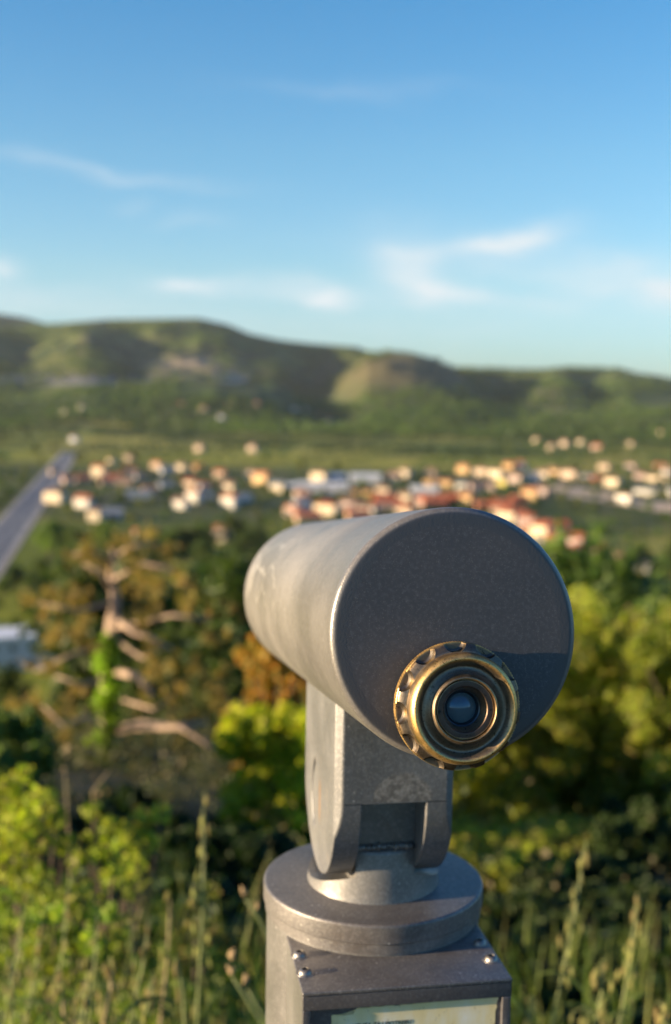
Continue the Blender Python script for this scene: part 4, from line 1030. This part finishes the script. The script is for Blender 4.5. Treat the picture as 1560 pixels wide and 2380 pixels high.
PB = [(200, 1290, 38), (165, 1305, 25), (380, 1265, 34), (330, 1250, 30), (265, 1262, 35), (120, 1385, 36), (80, 1405, 30), (160, 1410, 30), (340, 1335, 38), (300, 1300, 30), (400, 1345, 32), (450, 1370, 30), (480, 1430, 34), (430, 1440, 28), (370, 1410, 30), (320, 1440, 30), (100, 1550, 34), (150, 1480, 34), (110, 1470, 30), (210, 1440, 32), (380, 1560, 36), (430, 1590, 40), (470, 1545, 34), (400, 1620, 32), (330, 1640, 28), (90, 1650, 36), (40, 1680, 34), (150, 1640, 32), (500, 1620, 36), (440, 1660, 36), (350, 1500, 26), (500, 1480, 30), (190, 1370, 26), (240, 1310, 26), (130, 1720, 30), (180, 1600, 26), (540, 1560, 30), (30, 1640, 30), (220, 1500, 22), (530, 1410, 26), (330, 1380, 26), (420, 1720, 30), (500, 1700, 26)]
bl = [(L3(x+R_.gauss(0, r*.55), y+R_.gauss(0, r*.42), PY_+R_.uniform(-1.4, 1.4)), r*R_.uniform(.25, .6)*PY_/FPX) for x, y, r in PB for _ in range(4)]
C = blob_points(bl, 11500, rng, .5); v, f = leaf_quads(C, .13, .1, rng, .28); link('needles', npmesh('needles', v, f), L_PINE, pine)
iv = []
for k in [q/4 for q in range(250)]:
    yy = 1478+k*6.8; iv.append((L3(252+R_.uniform(-12, 12)+5*sin(k*.5), yy, PY_-.12+R_.uniform(-.1, .1)), (4+R_.uniform(0, 7)+min(k, 10)*.4)*PY_/FPX))
C = blob_points(iv, 18000, rng, .5); v, f = leaf_quads(C, .085, .3, rng, .8); link('ivy', npmesh('ivy', v, f), leafmat('ivy leaves', [(.09, .17, .015), (.16, .27, .02), (.24, .34, .03)], .4, 1.2, gain=1.3), pine)
# darker trees further down the slope
for (x, y, Y, k, lab) in [(205, 1320, 54, 0, 'dark slope tree behind the left side of the pine'), (475, 1275, 56, 1, 'fresh green slope tree right of the pine top'), (555, 1330, 52, 0, 'dark slope tree touching the far end of the barrel'),
                          (400, 1440, 48, 0, 'dark slope tree seen through the right limbs of the pine'), (520, 1450, 45, 0, 'small dark slope tree under the far end of the barrel'), (320, 1560, 40, 0, 'low dark slope tree right behind the ivy-covered trunk'), (1330, 1290, 58, 1, 'green slope tree right of the barrel below the red roofs'),
                          (1440, 1330, 54, 0, 'dark slope tree above the yellow-green shrub'), (1560, 1330, 50, 1, 'green slope tree at the right edge above the shrubs'), (20, 1560, 44, 0, 'small dark slope tree below the pale building'), (150, 1600, 42, 0, 'low dark slope tree left of the ivy-covered trunk'), (470, 1600, 40, 2, 'olive slope tree behind the right dead limbs')]:
    p = at(x, y, Y); g0 = float(terr(p.x, p.y)); put_tree(k, p.x, p.y, (p.z-g0)/[9, 8, 10, 3.6, 14][k], lab, 'trees on the lookout slope')

# ground cover on the slope
rg = np.random.default_rng(9); out = []; near_ = []
for i in range(1500):
    x = rg.uniform(-22, 22); y = rg.uniform(5, 52); 
    if abs(x) > 3+y*.42: continue
    z = float(terr(x, y)); r = rg.uniform(.2, .7)*(1+y/40); k = 70 if y > 16 else 260
    d = rg.normal(size=(k, 3)); d[:, 2] = np.abs(d[:, 2])*.6; (out if y > 16 else near_).append(np.array((x, y, z))+d*r*.5)
v, f = leaf_quads(np.concatenate(out), .11, .5, rg, .7); v2, f2 = leaf_quads(np.concatenate(near_), .045, .5, rg, .7); f = np.concatenate([f, f2+len(v)]); v = np.concatenate([v, v2])
tag(link('undergrowth', npmesh('undergrowth', v, f), leafmat('slope undergrowth', [(.03, .045, .012), (.06, .07, .02), (.10, .075, .03)], .3, .3)), kind='stuff')
# ------------------------------------------------------------ weeds at the lookout's edge
YB = leafmat('sunlit weed leaves', [(.12, .17, .015), (.18, .22, .02), (.25, .26, .035), (.19, .16, .04)], .45, 8, gain=1.5)  # yellow-green leaf colours of the flowering shrubs
def small(blist, n, leaf, lab, name='flowering_shrub', mt=YB, cat='shrub'):
    return shrub(name, lab, cat, blist, n, leaf, mt, shell=.3, aspect=.75)
small([(20, 1850, 2.7, 45), (60, 1880, 2.7, 45), (100, 1860, 2.6, 36), (30, 1930, 2.6, 50), (90, 1950, 2.6, 40), (130, 1900, 2.7, 30), (10, 2010, 2.5, 50), (70, 2040, 2.5, 45), (55, 1800, 2.7, 25), (150, 1960, 2.6, 28)], 1300, .017, 'yellow-green flowering shrub at the left edge')
small([(215, 1880, 2.6, 22), (255, 1925, 2.6, 30), (300, 1935, 2.6, 28), (335, 1900, 2.65, 26), (375, 1890, 2.65, 24), (285, 1975, 2.55, 34), (340, 1960, 2.6, 28), (230, 1985, 2.55, 24), (205, 1945, 2.6, 16), (320, 2010, 2.5, 26), (260, 2030, 2.5, 26), (180, 2000, 2.5, 22)], 900, .016, 'small-leaved yellow flowering shrub left of the post')
small(fill(30, 60, 330, 2010, 2300, 2.0, 2.5, 22, 45), 1500, .016, 'low yellow-green shrub below the flowering ones', mt=leafmat('weed leaves', [(.07, .10, .012), (.12, .14, .02), (.18, .17, .03)], .4, 8, gain=1.5))
small(fill(22, 380, 500, 2060, 2260, 2.2, 2.7, 15, 30, lambda x, y: x > 470-(y-2040)*.4), 700, .016, 'thin olive weed between the flowering shrubs and the post', 'weed', leafmat('olive weed leaves', [(.08, .09, .02), (.14, .14, .035), (.16, .10, .04)], .4, 8, gain=1.5), 'weed')
small(fill(90, -60, 300, 2080, 2420, 1.9, 2.4, 10, 30), 3200, .017, 'leafy light green weed clump in the lower left corner', 'leafy_weed', leafmat('light weed leaves', [(.10, .15, .02), (.16, .20, .03), (.22, .23, .05)], .5, 8, gain=1.4), 'weed')
small(fill(70, 290, 560, 2140, 2420, 2.0, 2.5, 10, 28, lambda x, y: y > 2140+(x-290)*.35), 2000, .016, 'leafy green weed clump between the oats and the post', 'leafy_weed', leafmat('fresh weed leaves', [(.07, .11, .02), (.11, .15, .03), (.16, .18, .04)], .45, 8, gain=1.2), 'weed')
M_STALK = simple('green stalk', (.17, .20, .07), .6, 0, .2, 20); M_STRAW = simple('straw stalk', (.34, .26, .14), .7, 0, .2, 20)
L_BLADE = leafmat('oat leaf blades', [(.06, .09, .02), (.11, .14, .03)], .35, 8, gain=1.2)
M_SPIK = leafmat('oat spikelets', [(.24, .25, .09), (.34, .33, .13), (.28, .22, .10)], .4, 8)
M_SEED = simple('dry seed head', (.34, .24, .12), .8, 0, .3, 40)
def spikelet(bm, p, L, r, d):
    p = Vector(p); d = Vector(d).normalized(); a = d.orthogonal().normalized(); b_ = d.cross(a)
    n = 5; v0 = bm.verts.new(p); v1 = bm.verts.new(p+d*L)
    ring = [bm.verts.new(p+d*L*.4+(a*cos(2*pi*k/n)+b_*sin(2*pi*k/n))*r) for k in range(n)]
    for k in range(n): bm.faces.new((v0, ring[(k+1) % n], ring[k])); bm.faces.new((v1, ring[k], ring[(k+1) % n]))
def oat(topx, topy, botx, Y, n, lab, grp=None, spread=46, mt=None, head=.34):
    top = at(topx, topy, Y); bot = at(botx, 2380, Y); low = top+(bot-top)*1.0
    k = (float(terr(low.x, Y))-bot.z); foot = Vector((bot.x+(bot.x-top.x)*.4, Y, float(terr(bot.x, Y))))
    root = empty('wild_oat', foot); tag(root, lab, 'grass plant', grp)
    rq = random.Random(int(topx*7+topy)); bm = bmesh.new()
    q = [Vector((0, 0, -.03)), bot-foot, bot.lerp(top, .55)-foot+Vector((.004, 0, 0)), top-foot]
    tube(bm, q, [.0036, .0026, .0019, .0007], 7)
    obj('stem', bm, mt or M_STALK, root, True)
    bm = bmesh.new(); bs = bmesh.new(); ln = (top-bot).length
    for i in range(n):
        f_ = 1-head*(i/n)**.9*1.6; f_ = max(f_, .15); base_p = q[1].lerp(q[3], f_); a = rq.uniform(0, 2*pi); rr2 = rq.uniform(.3, 1)*spread*Y/FPX*(.35+.65*(i/n))
        tip = base_p+Vector((cos(a)*rr2, sin(a)*rr2*.7, rq.uniform(-.01, .02)))
        tube(bs, [base_p, (base_p+tip)/2+Vector((0, 0, .008)), tip], [.0007, .0006, .0005], 5)
        spikelet(bm, tip, rq.uniform(.018, .028), rq.uniform(.0028, .0042), (rq.uniform(-.25, .25), rq.uniform(-.2, .2), -1))
    obj('panicle', bm, M_SPIK, root); obj('branchlets', bs, M_STALK, root)
    # one or two leaf blades
    bl_ = bmesh.new()
    for s in range(2):
        b0 = q[1].lerp(q[3], rq.uniform(-.6, .2)); d = rq.choice((-1, 1)); L = rq.uniform(.12, .22); pts_ = []
        for k in range(7):
            u_ = k/6; pts_.append((b0+Vector((d*L*.5*u_, .02*u_, L*(.9*u_-.7*u_*u_))), .0045*(1-u_**2)+.0003))
        vv = [(bl_.verts.new(p+Vector((0, w_, 0))), bl_.verts.new(p-Vector((0, w_*.6, w_*.6)))) for p, w_ in pts_]
        for a_, b_ in zip(vv[:-1], vv[1:]): bl_.faces.new((a_[0], b_[0], b_[1], a_[1]))
    obj('leaf', bl_, L_BLADE, root)
oat(1362, 1958, 1283, 1.75, 14, 'tallest wild oat right of the post, with a flat pale seed head', spread=42, head=.5)
oat(1482, 2078, 1440, 1.85, 15, 'wild oat with closed panicle near the right edge', spread=34, head=.5)
oat(1400, 2235, 1385, 1.6, 14, 'short bushy wild oat between the two tall ones', spread=70, head=.9)
oat(1535, 2330, 1545, 1.55, 6, 'short wild oat in the lower right corner', spread=40, head=.9)
oat(1240, 2330, 1225, 1.7, 6, 'short wild oat nearest the right side of the coin box', spread=40, head=.9)
oat(474, 1845, 458, 1.8, 15, 'tall straight wild oat halfway between post and left edge', spread=42, head=.45)
LG = 'wild oats and stalks left of the post'
for i, (a, b_, c, Y, n) in enumerate(sorted([(395, 2090, 372, 1.9, 12), (345, 2150, 300, 1.7, 10), (300, 2100, 315, 2.0, 10), (225, 2130, 205, 1.8, 12), (160, 2060, 120, 1.9, 10), (95, 2150, 60, 1.7, 10), (60, 2080, 5, 1.9, 10), (410, 2230, 430, 1.6, 9), (260, 2230, 240, 1.55, 10), (130, 2250, 150, 1.6, 9), (20, 2230, 30, 1.6, 9), (200, 2280, 190, 1.5, 8), (355, 2270, 330, 1.6, 8)], reverse=True)):
    oat(a, b_, c, Y, n, ORDN[i]+' '+('straw-coloured' if i % 4 == 1 else 'green')+' wild oat, counted from the post towards the left edge', LG, spread=34, mt=(M_STRAW if i % 4 == 1 else None), head=.6)
def stalk(pts_, Y, lab, heads, name='seed_stalk', mt=None, hm=None, r=.0017):
    ps = [at(x, y, Y) for x, y in pts_]; foot = Vector((ps[0].x, Y, float(terr(ps[0].x, Y)))); root = empty(name, foot); tag(root, lab, 'weed')
    bm = bmesh.new(); tube(bm, [Vector((0, 0, -.02))]+[p-foot for p in ps], [r*1.3]+[r]*(len(ps)-1)+[r*.6], 7); obj('stem', bm, mt or M_STALK, root, True)
    for (x, y, s) in heads:
        bm = bmesh.new(); p = at(x, y, Y)-foot
        for k in range(7): spikelet(bm, p+Vector((R_.uniform(-.3, .3)*s, R_.uniform(-.3, .3)*s, R_.uniform(-.5, .3)*s)), s*R_.uniform(.8, 1.4), s*.32, (R_.uniform(-.5, .5), R_.uniform(-.5, .5), 1))
        obj('seed_head', bm, hm or M_SEED, root)
stalk([(650, 2460), (620, 2400), (565, 2310), (540, 2270)], 1.45, 'bent green stalk with orange-brown tip at the foot of the post', [(540, 2225, .011), (538, 2262, .009)])
stalk([(655, 2330), (630, 2200), (600, 2130), (570, 2090)], 1.6, 'thin stalk with two pale seed heads touching the cap level left of the post', [(566, 2078, .008), (598, 2108, .008)])
stalk([(640, 2420), (612, 2360), (575, 2300)], 1.5, 'short leaning stalk with dull seed head close to the post', [(572, 2280, .008)])
stalk([(175, 2300), (165, 2100), (160, 1950), (150, 1780)], 2.9, 'dry pinkish stalk rising above the flowering shrubs', [(160, 1745, .014), (150, 1790, .010)], mt=M_STRAW)
stalk([(260, 2300), (240, 2100), (225, 1950), (215, 1840), (255, 1790)], 2.9, 'dry forked stalk left of the dark undergrowth', [(232, 1850, .008)], mt=M_STRAW)
# uncountable grass
rg = np.random.default_rng(77); V = []; Fq = []
def blades(n, x0, x1, y0, y1, h0, h1, seedv):
    global V, Fq
    rg = np.random.default_rng(seedv)
    for i in range(n):
        x, y = rg.uniform(x0, x1), rg.uniform(y0, y1)
        if hypot(x-PX, y-PY) < .16 or (abs(x) < .30 and y < 1.1): continue
        z = float(terr(x, y)); h = rg.uniform(h0, h1); a = rg.uniform(0, 2*pi); bend = rg.uniform(.05, .35)*h; wdt = rg.uniform(.0016, .0038)
        b0 = len(V)
        for k in range(5):
            u = k/4; cxx = x+cos(a)*bend*u*u; cyy = y+sin(a)*bend*u*u; ww = wdt*(1-u**1.5)+.0002
            V.append((cxx-ww*sin(a), cyy+ww*cos(a), z+h*(u-.12*u*u))); V.append((cxx+ww*sin(a), cyy-ww*cos(a), z+h*(u-.12*u*u)))
        for k in range(4): Fq.append((b0+2*k, b0+2*k+1, b0+2*k+3, b0+2*k+2))
V = []; Fq = []
blades(700, -1.1, -.12, 1.5, 2.6, .35, .80, 1)
blades(60, .30, 1.3, 1.8, 2.8, .3, .6, 2)
blades(2500, -2.5, 2.5, 1.0, 4.5, .10, .40, 3)
blades(2500, -3, 3, -2.5, 1.3, .03, .12, 4)
tag(link('grass', npmesh('grass', np.array(V), np.array(Fq)), leafmat('grass blades', [(.07, .11, .02), (.11, .155, .03), (.17, .19, .05), (.24, .20, .09)], .45, 3, gain=1.5)), kind='stuff')

# ------------------------------------------------------------ air
bm = bmesh.new(); add_box(bm, -8500, 8500, -500, 9500, VALLEY-1, 620)
m = bpy.data.materials.new('air'); m.use_nodes = True; nt = m.node_tree; nt.nodes.clear()
pv = nt.nodes.new('ShaderNodeVolumePrincipled'); pv.inputs['Density'].default_value = 1.7e-5; pv.inputs['Color'].default_value = (.86, .93, 1, 1); pv.inputs['Anisotropy'].default_value = .1
oo = nt.nodes.new('ShaderNodeOutputMaterial'); nt.links.new(pv.outputs[0], oo.inputs['Volume'])
tag(obj('haze', bm, m), kind='stuff')
